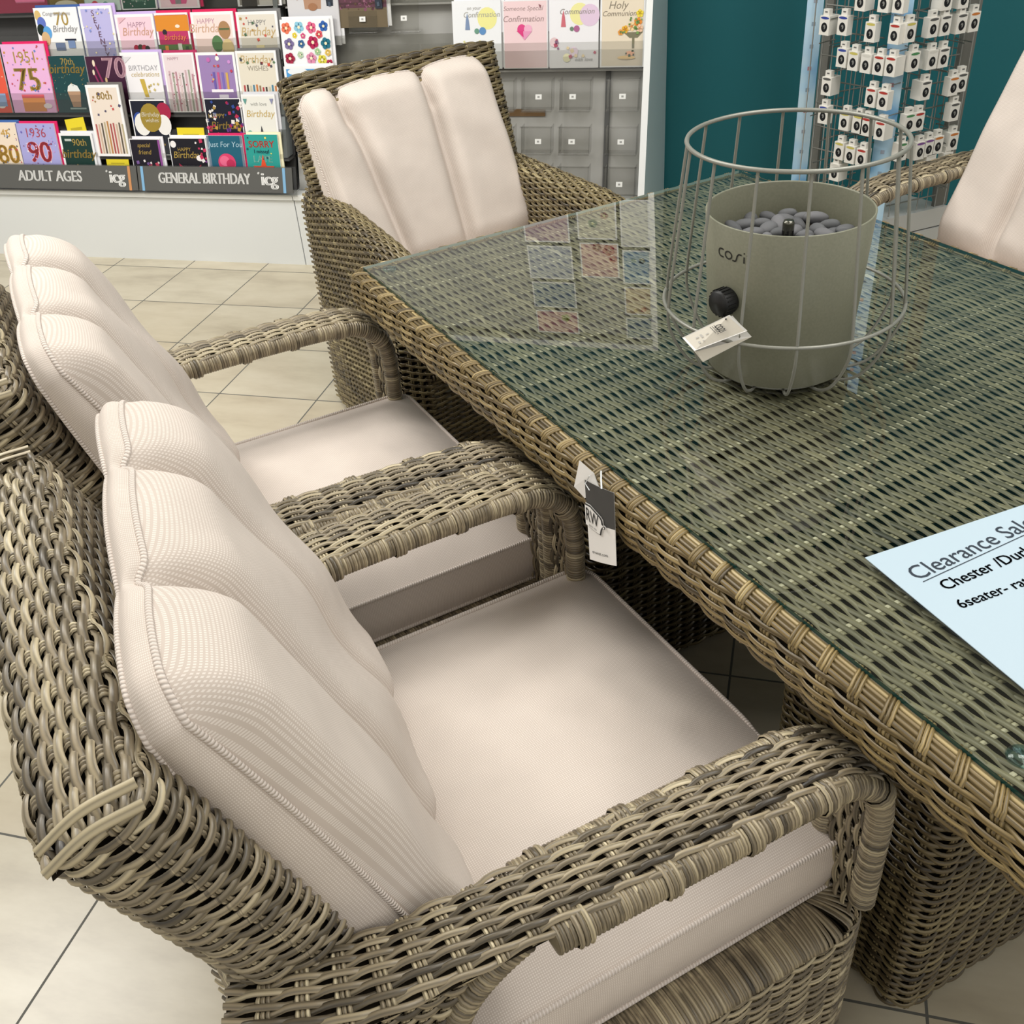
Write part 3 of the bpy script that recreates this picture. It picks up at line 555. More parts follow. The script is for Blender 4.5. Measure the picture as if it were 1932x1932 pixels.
card((640, 124), (715, 120), 'T', 'white card edge peeking above the wicker chair back', '#f0f1f3', None, [('s', 6, 35, ['#c8ccd4'], .1, .5, .9, .9, .03)], zb=.56, push=-.02)
def soft(c1, c2): return [('d', .72, .78, .22, c1), ('s', 14, 41, [c2, '#d8c890', '#cfae9a'], .1, .1, .9, .42, .03), ('d', .3, .2, .1, '#f1edc4')]
card((852, 1), (944, 1), 'P', 'white confirmation card with a yellow circle and blue church', '#eef0f3', '#f3f3f6', [('d', .72, .74, .2, '#eeea9c'), ('t', 'Confirmation', .6, .76, .14, '#a8a69c', .25), ('t', 'on your', .45, .87, .09, '#b0aea8', .2), ('p', [(.26, .58), (.36, .58), (.34, .72), (.31, .82), (.28, .72)], '#7f93b5'), ('d', .62, .56, .07, '#5f8fc4'), ('d', .5, .56, .05, '#6c9a86'), ('s', 10, 42, ['#c66a70', '#d8d59a', '#7d9a86'], .1, .1, .95, .42, .04)])
card((948, 1), (1033, -1), 'P', 'blush pink confirmation card with a magenta heart', '#efd3d6', '#ececf6', [('t', 'Someone Special', .45, .85, .13, '#a88f8f', .25), ('t', 'Confirmation', .45, .69, .17, '#a88f8f', .25), ('d', .42, .58, .1, '#df4a8a', 1.0), ('d', .56, .58, .09, '#efb4ce', 1.0), ('p', [(.33, .55), (.65, .55), (.48, .42)], '#e79ac0'), ('p', [(.3, .56), (.45, .56), (.46, .46)], '#dd3f82'), ('p', [(.8, .94), (.86, .92), (.84, .88)], '#8d5a62')], border=.02)
card((1036, -2), (1130, -4), 'P', 'white communion card with lilac and yellow circles beside the pink heart card', '#f0eff3', None, [('d', .62, .78, .2, '#efeaa6'), ('d', .82, .76, .2, '#e3cbe2'), ('t', 'Communion', .56, .78, .14, '#97908c', .25), ('p', [(.24, .6), (.34, .6), (.32, .74), (.29, .84), (.26, .74)], '#d0707c'), ('d', .56, .57, .06, '#b06a94'), ('d', .46, .57, .04, '#6f8a74'), ('d', .1, .38, .09, '#e0c9cc'), ('d', .5, .24, .09, '#dccbd8'), ('d', .36, .15, .08, '#eee9c0'), ('s', 10, 43, ['#b0546a', '#8a6a84', '#d8c6a0'], .1, .15, .95, .42, .04), ('t', 'with love', .7, .1, .1, '#9a9a9a', .2)])
card((1133, -6), (1219, -8), 'P', 'cream Holy Communion card with orange flowers in a tall vase', '#e9dcc6', '#f2efe9', [('t', 'Holy', .4, .83, .22, '#8d8374', .25), ('t', 'Communion', .42, .73, .15, '#8d8374', .25), ('p', [(.52, .5), (.95, .5), (.84, .42), (.66, .42)], '#7d7a62'), ('r', .72, .27, .77, .42, '#7d7a62'), ('f', .56, .54, .08, '#ecb23c', '#c67a2a'), ('f', .7, .58, .09, '#f0d3a0', '#d88a4a'), ('f', .84, .64, .09, '#e8903a', '#b8622a'), ('f', .88, .76, .08, '#efd84a', '#b89a2a'), ('f', .46, .5, .06, '#e8a04a', '#b8722a'), ('f', .88, .55, .08, '#f0c8a8', '#c88a5a'), ('s', 14, 44, ['#5f8a4a', '#7aa05a'], .45, .48, .95, .72, .035), ('d', .68, .2, .1, '#e0a888', .5), ('d', .6, .14, .2, '#d5b782', .2), ('s', 6, 45, ['#4a5a46'], .5, .16, .85, .24, .03)], border=.04)
# rows above the frame, seen only as reflections in the glass top
def hi(x0, x1, z0, z1, label, face, els, env=None):
    mb = MB(); wd, ht = x1-x0, z1-z0; mb.box(-wd/2, 0, 0, wd/2, .006, ht, paper('#f0f0f2')); mb.add([(-wd/2+.006, -.0003, .006), (wd/2-.006, -.0003, .006), (wd/2-.006, -.0003, ht-.006), (-wd/2+.006, -.0003, ht-.006)], [(0, 1, 2, 3)], paper(face))
    draw(mb, els, wd, ht, -.0004); o = mb.build('greeting_card'); o.location = ((x0+x1)/2, YR(z0)-.005, z0); o.rotation_euler = (-math.atan(.2), 0, 0); tag(o, label, 'greeting card', 'cards reflected in the glass top')
F1 = [('f', .75, .2, .16, '#a83048', '#d8b0a0'), ('f', .45, .12, .12, '#8a2a40', '#d8b0a0'), ('f', .85, .45, .1, '#b84858', '#d8b0a0')]
hi(-1.06, -.87, 1.85, 1.97, 'pink card in the top reflected row', '#c9929a', [('f', .7, .3, .1, '#9aa04a', '#c8c890')])
hi(-1.06, -.87, 1.70, 1.83, 'slate blue card in the reflected column, below the pink card', '#75879c', [])
hi(-1.06, -.87, 1.52, 1.68, 'pale lilac card low in the reflected column', '#aeb4c0', [])
hi(-1.06, -.87, 1.33, 1.50, 'dusty pink card lowest in the reflected column', '#b9a0aa', [])
hi(-.835, -.675, 1.50, 1.665, 'pink floral card in the middle reflected column', '#d3aaa6', F1)
hi(-.835, -.675, 1.30, 1.48, 'cream floral card in the middle reflected column', '#c9c5b4', [('f', .4, .6, .12, '#8a9a86', '#c8c890'), ('f', .7, .4, .1, '#b08a80', '#c8c890')])
hi(-.66, -.545, 1.87, 1.98, 'blue card at the top of the right reflected column', '#71889c', [])
hi(-.66, -.545, 1.71, 1.85, 'tan floral card in the right reflected column', '#cbb497', [('f', .7, .8, .1, '#c04a44', '#d8b060'), ('f', .4, .85, .08, '#c8a04a', '#d8b060')])
hi(-.66, -.545, 1.53, 1.69, 'sky blue floral card in the right reflected column', '#7f9fba', [('f', .7, .3, .12, '#2a3a4c', '#5a8a9a'), ('f', .4, .3, .1, '#3f7a8a', '#5a8a9a')])
hi(-.66, -.545, 1.30, 1.51, 'white card low in the right reflected column', '#d2d2cc', [])

# ================================================================== SPINNER RACK
SM, SLp, SRp = np.array([.262, 3.575]), np.array([-.012, 3.80]), np.array([.522, 3.77])
SBk = SLp+SRp-SM
rack = thing('spinner_rack', 'grey wire spinner rack edged with pale blue strips in front of teal wall', 'display rack', (float((SLp[0]+SRp[0])/2), float((SM[1]+SBk[1])/2), 0))
RG = mat('rack_grey', '#76756f', .45, .3); RW_ = mat('rack_wire', '#85857f', .4, .3)
def strip_mat():
    m = mat('blue_strip', '#a6cdea', .4); q = NT(m); nz = q.new('ShaderNodeTexNoise'); nz.inputs['Scale'].default_value = 7; tc = q.new('ShaderNodeTexCoord'); q.link(tc.outputs['Object'], nz.inputs['Vector'])
    q.link(q.ramp(nz.outputs[0], [(.38, '#c3deee'), (.55, '#a3cdec'), (.68, '#4f9bd6')]), q.b.inputs['Base Color']); return m
BS = strip_mat()
def vstrip(name, c, wd, dirv, m, z0, z1, marks=False, off=.0):
    d = np.array(dirv, float); d /= np.linalg.norm(d); nn = np.array([-d[1], d[0]])
    if nn[1] > 0: nn = -nn
    a, b = c-d*wd/2+nn*off, c+d*wd/2+nn*off; th = nn*-.012
    mb = MB(); mb.hexa([(*a, z0), (*b, z0), (*(b+th), z0), (*(a+th), z0), (*a, z1), (*b, z1), (*(b+th), z1), (*(a+th), z1)], m)
    if marks:
        R = random.Random(3)
        for i in range(24):
            z = z0+(z1-z0)*(i+.5)/24; q = c+nn*(off+.0006); s_ = .006
            mb.add([(*(q-d*s_), z-s_), (*(q+d*s_), z-s_), (*(q+d*s_), z+s_), (*(q-d*s_), z+s_)], [(0, 1, 2, 3)], paper(R.choice(['#9fa8b8', '#b98a94', '#8fa3b5'])))
    part(name, mb, rack)
vstrip('blue_strip', SLp+np.array([.02, 0]), .052, (1, .05), BS, .25, 1.9, True, .0)
vstrip('blue_strip', SM+np.array([0.0, -.012]), .06, (1, -.1), BS, .25, 1.9, True, .0)
vstrip('frame_strip', SRp+np.array([-.03, -.0]), .055, SRp-SM, RG, .25, 1.9, False, .0)
vstrip('frame_strip', SLp+np.array([.06, -.02]), .035, SM-SLp, RG, .25, 1.9, False, -.005)
mb = MB(); LG = mat('base_board', '#c9c9c6', .45)
def quad_prism(mb, sc, z0, z1, m):
    cc = (SLp+SRp)/2; pp = [cc+(p-cc)*sc for p in (SLp, SM, SRp, SBk)]
    mb.hexa([(*p, z0) for p in pp]+[(*p, z1) for p in pp], m)
quad_prism(mb, 1.02, 0.02, .10, LG); quad_prism(mb, 1.0, .105, .18, LG); quad_prism(mb, .98, .185, .25, LG); part('base', mb, rack)
for A, B in ((SM, SLp), (SM, SRp), (SBk, SRp), (SBk, SLp)):
    mb = MB(); Lf = np.linalg.norm(B-A); d = (B-A)/Lf
    for k in range(7): p = A+d*Lf*(.2+.72*k/6); mb.tube([(*p, .26), (*p, 1.88)], .0022, RW_, 5)
    for k in range(22): z = .3+k*.075; mb.tube([(*(A+d*.05), z), (*(B-d*.07), z)], .0026, RW_, 5)
    part('wire_grid', mb, rack)
def face(A, B):
    d = (B-A)/np.linalg.norm(B-A); n = np.array([-d[1], d[0]]); n = n if n[1] < 0 else -n
    return d, n
packbody = paper('#e8e5dd'); BLK = paper('#16171a')
def pack_mesh(col, deep):
    mb = MB(); wd, ht = .038, .056
    mb.box(-wd/2, 0, -ht/2, wd/2, deep, ht/2, packbody)
    mb.box(-wd*.3, .004, ht/2, wd*.3, min(deep, .02), ht/2+.019, packbody)
    mb.add([(-.005, .0036, ht/2+.009), (.005, .0036, ht/2+.009), (.005, .0036, ht/2+.013), (-.005, .0036, ht/2+.013)], [(0, 1, 2, 3)], paper('#6a6a68'))
    def disc(cx, cz, rx, rz, c, d): mb.add([(cx+rx*math.cos(q), d, cz+rz*math.sin(q)) for q in np.linspace(0, 2*PI, 20, endpoint=False)], [tuple(range(20))], paper(c))
    disc(0, -.005, .0118, .0142, '#15161a', -.0003); disc(.0005, -.004, .0045, .0065, '#8a8a86', -.0006); disc(-.002, -.0065, .002, .004, '#1a1a1c', -.0009)
    disc(0, .022, .0162, .0038, col, -.0003)
    return mb
COLN = {'blue': '#3a4a9c', 'yellow': '#c9bd62', 'red': '#b23c34', 'green': '#4e8a58', 'purple': '#7a4f8e', 'orange': '#c87a3a', 'grey': '#5a5a58', 'white': '#d8d5cc'}
rows = [
 ('L', 'top', [(1070, 5, 'grey'), (1192, 12, 'white'), (1270, 15, 'grey')]),
 ('L', 'second', [(880, 135, 'blue'), (975, 135, 'blue'), (1120, 170, 'yellow'), (1247, 180, 'red')]),
 ('L', 'third', [(970, 305, 'blue'), (1030, 322, 'yellow'), (1097, 335, 'white'), (1163, 345, 'red'), (1226, 352, 'red')]),
 ('L', 'fourth', [(890, 455, 'grey'), (1122, 515, 'red'), (1186, 530, 'red')]),
 ('L', 'fifth', [(872, 605, 'blue'), (983, 640, 'yellow'), (1052, 655, 'yellow'), (1097, 668, 'red'), (1170, 690, 'red')]),
 ('L', 'sixth', [(955, 795, 'yellow'), (1013, 815, 'yellow'), (1072, 832, 'red')]),
 ('L', 'lowest', [(932, 908, 'white')]),
 ('R', 'top', [(1530, 0, 'white'), (1618, -10, 'white')]),
 ('R', 'second', [(1335, 170, 'yellow'), (1455, 145, 'grey'), (1520, 135, 'grey'), (1605, 125, 'grey'), (1672, 115, 'orange')]),
 ('R', 'third', [(1355, 325, 'green'), (1450, 315, 'white'), (1510, 305, 'grey')]),
 ('R', 'fourth', [(1415, 478, 'grey'), (1562, 455, 'orange'), (1606, 435, 'grey')]),
 ('R', 'fifth', [(1330, 650, 'green'), (1380, 640, 'red'), (1566, 590, 'grey')]),
 ('R', 'sixth', [(1290, 800, 'green'), (1385, 795, 'purple'), (1432, 780, 'purple'), (1480, 765, 'orange'), (1560, 745, 'orange')]),
 ('R', 'lowest', [(1440, 860, 'white'), (1528, 850, 'white')])]
ORD = ['first', 'second', 'third', 'fourth', 'fifth']
pcache = {}; hook_me = None
for sd, rn, its in rows:
    A, B = (SM, SLp) if sd == 'L' else (SM, SRp); d, n = face(A, B); ang = math.atan2(n[1], n[0])+PI/2; out = .075
    for i, (cx, cy, cn) in enumerate(its):
        px, py = 1240+cx/2.792, cy/2.792
        nn = np.array([n[0], n[1], 0]); p = at_plane(px, py, (A[0]+n[0]*out, A[1]+n[1]*out, 0), nn)
        deep = .026 if (i*7+len(rn)) % 3 else .045
        key = (cn, deep)
        if key not in pcache: pcache[key] = pack_mesh(COLN[cn], deep).build('hanging_pack'); o = pcache[key]
        else: o = pcache[key].copy(); C.objects.link(o)
        o.location = p; o.rotation_euler = (0, 0, ang)
        band = cn if cn not in ('white', 'grey') else ('plain white' if cn == 'white' else 'dark grey')
        side = 'left' if sd == 'L' else 'right'
        tag(o, f'white hanging pack with {band} band, {ORD[i]} in {rn} row, rack {side} face', 'hanging pack', 'white packs on the spinner rack')
        if hook_me is None:
            mb = MB(); mb.tube([(0, .012, 0), (0, .085, 0)], .0018, RW_, 5); mb.tube([(-.006, .085, 0), (.006, .085, 0)], .0022, RW_, 5); hk = part('hook', mb, rack); hook_me = hk.data
            hk.matrix_parent_inverse = Matrix.Identity(4)
        else:
            hk = bpy.data.objects.new('hook', hook_me); C.objects.link(hk); hk.parent = rack
        hk.location = (p[0]-rack.location[0], p[1]-rack.location[1], p[2]+.038); hk.rotation_euler = (0, 0, ang)
R = random.Random(9)
for k in range(40):                            # empty prongs on the grid
    A, B = (SM, SLp) if k % 2 else (SM, SRp); d, n = face(A, B); Lf = np.linalg.norm(B-A); u = R.uniform(.22, .72); z = .35+.075*R.randrange(9)
    hk = bpy.data.objects.new('hook', hook_me); C.objects.link(hk); hk.parent = rack; q = A+d*Lf*u+n*.085
    hk.location = (q[0]-rack.location[0], q[1]-rack.location[1], z); hk.rotation_euler = (0, 0, math.atan2(n[1], n[0])+PI/2)

# ================================================================== TABLE
L0, L1, N0, N1 = -1.915, -.115, .657, 1.627
TCl, TCn = (L0+L1)/2, (N0+N1)/2; THX, THY = (L1-L0)/2, (N1-N0)/2
ZG = .75
table = thing('dining_table', 'long glass topped wicker dining table with woven box pedestals', 'table', W(TCl, TCn, 0), TA)
sb = SB()
def top_s(u, v): return np.stack([(2*u-1)*(THX-.005), (2*v-1)*(THY-.005), np.full_like(u, .7365)], -1)
weave(sb, top_s, 2*THX, 2*THY, .0074, .047, .0078, .0016, .0022, .5, .34, seg=8, nst=2, stw=.0056, flip=1, backing=.0036, flat=True, srnd=1.0, sup=.0001, rstd=.15)
sb.build('woven_top', WKO, table)
sb = SB(); f_rr, Lr = rr_table(THX+.022, THY+.022, .03)
def rim_s(u, v):
    p = f_rr(u); q = v*(.03+.065); ins = np.where(q > .065, q-.065, 0); z = np.where(q < .065, .672+q, .737+.004*np.sin((q-.065)/.03*PI))
    bulge = .006*np.sin(np.clip(q/.065, 0, 1)*PI); sx = (THX+.022-ins+bulge)/(THX+.022); sy = (THY+.022-ins+bulge)/(THY+.022)
    return np.stack([p[..., 0]*sx, p[..., 1]*sy, z], -1)
def rim_lo(u, v): return rim_s(u, v*.64)
def rim_hi(u, v): return rim_s(u, .655+v*.33)
weave(sb, rim_lo, Lr, .061, .0068, .045, .0072, .0026, .0028, .5, .28, seg=8, closed=True, nst=3, stw=.0048, flip=1, backing=.004)
weave(sb, rim_hi, Lr, .032, .0064, .045, .0066, .0030, .0, .5, .0, seg=8, closed=True, nst=3, stw=.0050, flip=1, backing=.003, sup=.0034)
sb.build('woven_rim', WKT, table)
sb = SB()
mb = MB(); mb.box(-THX+.01, -THY+.01, .66, THX-.01, THY-.01, .672, DARK); mb.build('under_frame', table)
mb = MB(); t_ = .006; zt, zb_ = ZG, ZG-t_
c_ = [(-THX, -THY), (THX, -THY), (THX, THY), (-THX, THY)]
mb.add([(x, y, zt) for x, y in c_], [(0, 1, 2, 3)], GLASS)
for i in range(4):
    a, b = c_[i], c_[(i+1) % 4]; mb.add([(*a, zb_), (*b, zb_), (*b, zt), (*a, zt)], [(0, 1, 2, 3)], GLASS_GLINT if i == 3 else GLASS_EDGE)
mb.build('glass_top', table)
for (px, py) in ((1928, 1427), (735, 506), (1422, 334)):
    d = ray(px, py); tt = (.741-CAM_H)/d[2]; p = d*tt; l, n = p[0]*TL[0]+p[1]*TL[1], p[0]*TN[0]+p[1]*TN[1]
    mb = MB(); mb.lathe([(.0001, .7385), (.014, .7385), (.015, .741), (.013, .7436), (.0001, .7438)], PAD, 24, (l-TCl, n-TCn)); mb.build('clear_pad', table)
for pl in (-.63, -1.43):
    sb = SB(); fr_, Lp_ = rr_table(.155, .34, .03)
    def ped_s(u, v):
        p = fr_(u); return np.stack([p[..., 0], p[..., 1], .015+.65*v], -1)
    weave(sb, ped_s, Lp_, .65, .0084, .033, .0080, .0028, .0034, .5, .25, seg=6, closed=True, nst=2, flip=1, backing=.005, lo=.0, hi=.6)
    o = sb.build('pedestal', WKE, table); o.location = (pl-TCl, .0, 0)

# ================================================================== CHAIRS
def backrest(root, hxt, hxb, wm, name='backrest', zb=.40):
    sb = SB(); f1, Lq = rr_table(.30, .045, .034)
    def yi(z): return -.325-(z-.955)*.42
    def yr(z): return -.412-(z-.925)*.37
    def s1(u, v):
        p = f1(u); zc = zb+(.938-zb)*v; hx = hxb+(hxt-hxb)*np.clip((zc-.5)/.44, 0, 1)
        e = p[..., 1]/.045                         # +1 inner face, -1 rear face
        z = zc+.016*e*v; y = .5*(yi(z)+yr(z))+.5*(yi(z)-yr(z))*e
        return np.stack([p[..., 0]*hx/.30, y, z], -1)
    weave(sb, s1, Lq, .58, .0078, .033, .0080, .0030, .0030, .5, .22, seg=7, closed=True, nst=2, flip=1, backing=.006)
    def s2(u, v):
        e = 1-2*v; a = 2*u-1; zz = .938+.016*e+.014*(1-a**8)*(1-e**4)-.006; x = a*(hxt-.004)
        y = .5*(yi(.955)+yr(.925))+.5*(yi(.955)-yr(.925))*e*(1.02)*(1-.12*a**10)
        return np.stack([x, y, zz], -1)
    weave(sb, s2, 2*hxt, .10, .0076, .034, .0080, .003, .0032, .5, .22, seg=7, nst=3, flip=-1, backing=.006)
    for sgn in ((-1, 1) if hxt < .3 else ()):    # flat corner strips along the end of the top
        for dx in (0.0, .012):
            pth = Path([(sgn*(hxt-.012+dx*.9), yi(.955)-.006, .962-dx), (sgn*(hxt-.010+dx*.9), -.372, .958-dx), (sgn*(hxt-.012+dx*.9), yr(.925)+.004, .935-dx)])
            q = np.linspace(0, 1, 14); P = pth(q)[None]; T = np.gradient(P[0], axis=0)[None]; T /= np.linalg.norm(T, axis=-1, keepdims=True); N = np.tile(np.array([sgn*.6, 0, .8]), (1, 14, 1)); B = np.cross(N, T)
            sb.strands(P, B, N, .009, .003, np.array([.9]), q[None]*.1, False, True)
    return sb.build(name, wm, root)
def seat_base(root, wm, hx, y0, y1, open_ends=False):
    sb = SB(); f2, Lb = rr_table(hx, (y1-y0)/2, .045); yc = (y0+y1)/2
    def s1(u, v):
        p = f2(u); k = 1+.0*(1-v); return np.stack([p[..., 0]*k, p[..., 1]*k+yc, .025+.315*v], -1)
    weave(sb, s1, Lb, .315, .0078, .033, .0076, .0028, .0032, .5, .22, pair=1, seg=6, closed=True, nst=2, flip=1, backing=None if open_ends else .005)
    f2b, _ = rr_table(hx-.030, (y1-y0)/2-.030, .03); pts = f2b(np.linspace(0, 1, 64, endpoint=False)); pth = Path(np.stack([pts[:, 0], pts[:, 1]+yc, np.full(64, .347)], -1), closed=True)
    rings(sb, pth, .013, .0060, .0062, .0018, ref=(0, 0, 1), rb=.036)
    o = sb.build('seat_base', wm, root)
    mb = MB(); mb.box(-hx+.03, y0+.03, .335, hx-.03, y1-.03, .352, DARK); mb.build('seat_deck', root)
    for sx in (-1, 1):
        for yy in (y0+.05, y1-.05):
            mb = MB(); mb.lathe([(.0001, 0), (.016, 0), (.018, .004), (.018, .03), (.0001, .03)], mat('foot_black', '#1c1a18', .6) if 'foot_black' not in bpy.data.materials else bpy.data.materials['foot_black'], 14, (sx*(hx-.04), yy)); mb.build('foot', root)
    return o
def open_arm(root, s, wm):
    pth = Path([(.270, -.335, .650), (.288, -.29, .653), (.312, -.20, .658), (.322, -.05, .662), (.326, .12, .662), (.327, .26, .658), (.327, .325, .645), (.327, .37, .605), (.327, .384, .55), (.327, .385, .46), (.327, .385, .365)])
    HW = .043
    def s1(u, v):
        p = pth(u); e = 2e-3; t = pth(np.clip(u+e, 0, 1))-pth(np.clip(u-e, 0, 1)); t /= np.linalg.norm(t, axis=-1, keepdims=True)
        lat = np.array([1.0, 0, 0])-t*t[..., :1]; lat /= np.linalg.norm(lat, axis=-1, keepdims=True); nn = np.cross(lat, t); a = 2*v-1
        P = p+lat*(a*HW)[..., None]+nn*(.007*(1-a**2))[..., None]
        return P*np.array([s, 1, 1])
    sb = SB()
    weave(sb, s1, pth.len, .086, .0066, .036, .0070, .0028, .0030, .5, .25, pair=1, seg=7, nst=3, stw=.0042, flip=-s, backing=.005)
    # woven side panel behind the opening
    def s2(u, v):
        z = .355+.295*v; y1 = -.15+.08*np.abs(2*v-1)**2.2; y = -.325+(y1+.325)*u
        x = np.interp(y, [-.325, -.2, -.05, .1], [.272, .315, .35, .366])+.022*np.sin(v*PI*.5)*0
        return np.stack([x*s, y, z], -1)
    weave(sb, s2, .27, .295, .0078, .031, .0078, .0026, .003, .5, .25, seg=6, nst=2, flip=s, backing=.005)
    def s3(u, v):
        P = s1(.60+.40*u, v); q = .60+.40*u; e = 2e-3; t = pth(np.clip(q+e, 0, 1))-pth(np.clip(q-e, 0, 1)); t /= np.linalg.norm(t, axis=-1, keepdims=True)
        nn = np.cross(np.array([1.0, 0, 0]), t); return P-nn*.022
    weave(sb, s3, pth.len*.4, .086, .0072, .034, .0074, .0026, .003, .5, .25, seg=6, nst=2, flip=s, backing=.004)
    vv = np.linspace(0, 1, 15); yy = -.15+.08*np.abs(2*vv-1)**2.2; xx = np.interp(yy, [-.325, -.2, -.05, .1], [.272, .315, .35, .366])
    rings(sb, Path(np.stack([xx*s, yy, .355+.295*vv], -1)), .0125, .0068, .0066, .002, lo=.1, hi=.9)
    rings(sb, Path([(.268*s, -.318, .355), (.268*s, -.318, .5), (.268*s, -.318, .64)]), .0135, .0068, .0066, .002, lo=.1, hi=.9)
    def s4(u, v): return s2(u, v)-np.array([.02*s, 0, 0])
    weave(sb, s4, .27, .295, .0078, .031, .0078, .0026, .003, .5, .25, seg=6, nst=2, flip=-s, backing=.005)
    def s5(u, v):
        return np.stack([(.17+.115*u)*s, -.335+.012*np.sin(u*PI), .35+.30*v], -1)
    weave(sb, s5, .115, .30, .0078, .031, .0078, .0026, .003, .5, .25, seg=6, nst=2, flip=s, backing=.005)
    arm = sb.build('armrest', wm, root)
    for dx in (-.0385, .0385):                      # wrapped rails along both edges of the arm, bending down as front posts
        q = np.linspace(0.30, 1, 60); P = pth(q); e = 2e-3; t = pth(np.clip(q+e, 0, 1))-pth(np.clip(q-e, 0, 1)); t /= np.linalg.norm(t, axis=-1, keepdims=True)
        nn = np.cross(np.array([1.0, 0, 0]), t); P2 = (P+np.array([dx, 0, 0])-nn*.012)*np.array([s, 1, 1])
        pp = Path(P2[::3]); sb = SB(); rings(sb, pp, .0145, .0050, .0050, .0016, lo=.15, hi=.85)
        c0_ = pp(0.0); t0_ = pp(.02)-c0_; t0_ /= np.linalg.norm(t0_); a0_ = np.array([1.0, 0, 0])-t0_*t0_[0]; a0_ /= np.linalg.norm(a0_); b0_ = np.cross(t0_, a0_); qq = np.linspace(0, 2*PI, 16, endpoint=False)
        ringp = c0_+.0155*(np.cos(qq)[:, None]*a0_+np.sin(qq)[:, None]*b0_); capA = np.zeros((16, 2, 4)); capA[..., 0] = .5; capA[..., 1] = .25
        sb.grid(np.stack([ringp, np.tile(c0_-t0_*.004, (16, 1))], 1), True, False, capA, 0)
        for k in range(5):                        # bindings over the rail
            c0 = .03+.155*k
            rings(sb, pp, .0178, .0058, .0056, .0018, u0=c0, u1=c0+.0175/pp.len*1.0, lo=.3, hi=.8)
        rail = sb.build('wrapped_rail', wm, arm)
    return arm
def solid_arm(root, s, wm):
    prof = [(.335, .02), (.335, .2), (.335, .42), (.336, .58), (.332, .635), (.315, .662), (.29, .668), (.262, .658), (.25, .62), (.25, .5), (.25, .355)]
    pr = Path([(x, 0, z) for x, z in prof])
    def s1(u, v):
        p = pr(v); y = -.33+.66*u; fl = np.interp(y, [-.33, .33], [-.012, .012]); drop = -.012*np.clip((y-.2)/.13, 0, 1)**2*np.clip((p[..., 2]-.5)/.1, 0, 1)
        return np.stack([(p[..., 0]+fl)*s, y, p[..., 2]+drop], -1)
    sb = SB(); weave(sb, s1, .66, pr.len, .0080, .031, .0082, .0026, .003, .5, .22, seg=6, nst=2, flip=s, backing=.005)
    def s2(u, v):
        z = .02+.63*v; hw = .043*np.clip(1-((z-.58)/.075), 0, 1)**.4 if False else .043*np.where(z > .6, np.sqrt(np.clip(1-((z-.6)/.066)**2, .02, 1)), 1)
        return np.stack([(.304+(2*u-1)*hw)*s, .33+.012*np.cos((2*u-1)*PI/2), z], -1)
    weave(sb, s2, .086, .63, .0088, .03, .0072, .0026, .003, .5, .4, seg=5, nst=2, flip=-s, backing=.005)
    return sb.build('armrest', wm, root)

FZ = TA
c1 = thing('dining_armchair', 'open armed wicker chair nearest the camera, beside the table front', 'chair', W(-.848, .30, 0), TA, 'wicker armchairs around the table')
backrest(c1, .288, .262, WK); seat_base(c1, WK, .368, -.325, .398)
open_arm(c1, 1, WK); open_arm(c1, -1, WK)
copy_tree(c1, W(-1.594, .30, 0), TA, 'open armed wicker chair second along the left table side, touching the nearest chair')
copy_tree(c1, W(-1.50, 2.27, 0), TA+PI, 'open armed wicker chair across the table behind the fire lantern')
c2 = thing('dining_armchair', 'solid sided wicker chair at the table end in front of the card display', 'chair', W(-2.447, 1.13, 0), TA-PI/2, 'wicker armchairs around the table')
backrest(c2, .314, .305, WKE); seat_base(c2, WKE, .325, -.325, .335, True); solid_arm(c2, 1, WKE); solid_arm(c2, -1, WKE)

# ------------------------------------------------------------------ cushions
class UM:                                       # mesh with uv in metres
    def __init__(s): s.v = []; s.f = []; s.uv = []
    def grid(s, P, UV, cu=False, cv=False):
        a, b = P.shape[:2]; base = len(s.v); s.v += [tuple(x) for x in P.reshape(-1, 3)]
        for i in range(a-(0 if cu else 1)):
            for j in range(b-(0 if cv else 1)):
                i2, j2 = (i+1) % a, (j+1) % b; s.f.append((base+i*b+j, base+i2*b+j, base+i2*b+j2, base+i*b+j2))
                u = [UV[i, j], UV[min(i+1, UV.shape[0]-1), j], UV[min(i+1, UV.shape[0]-1), min(j+1, UV.shape[1]-1)], UV[i, min(j+1, UV.shape[1]-1)]]
                s.uv += [tuple(q) for q in u]
    def build(s, name, m, parent=None):
        me = bpy.data.meshes.new(name); me.from_pydata(s.v, [], s.f); me.materials.append(m)
        l = me.uv_layers.new(name='UVMap'); l.data.foreach_set('uv', np.array(s.uv, np.float32).ravel())
        me.polygons.foreach_set('use_smooth', [True]*len(s.f)); me.update(); return link(name, me, parent)
def cord(name, pts, r, parent):
    P = np.asarray(pts); k = len(P); T = np.roll(P, -1, 0)-np.roll(P, 1, 0); T /= np.linalg.norm(T, axis=1)[:, None]+1e-9
    L = np.concatenate([[0], np.cumsum(np.linalg.norm(np.diff(np.concatenate([P, P[:1]]), axis=0), axis=1))]); n = 8
    a = np.cross(T[0], [.3, .5, .8]); a /= np.linalg.norm(a); G = np.zeros((k+1, n+1, 3)); UV = np.zeros((k+1, n+1, 2))
    for i in range(k+1):
        t = T[i % k]; a = a-t*np.dot(a, t); a /= np.linalg.norm(a)+1e-9; b = np.cross(t, a)
        for j in range(n+1):
            q = 2*PI*j/n; G[i, j] = P[i % k]+r*(math.cos(q)*a+math.sin(q)*b); UV[i, j] = (L[i], j/n)
    u = UM(); u.grid(G, UV); return u.build(name, PIP, parent)
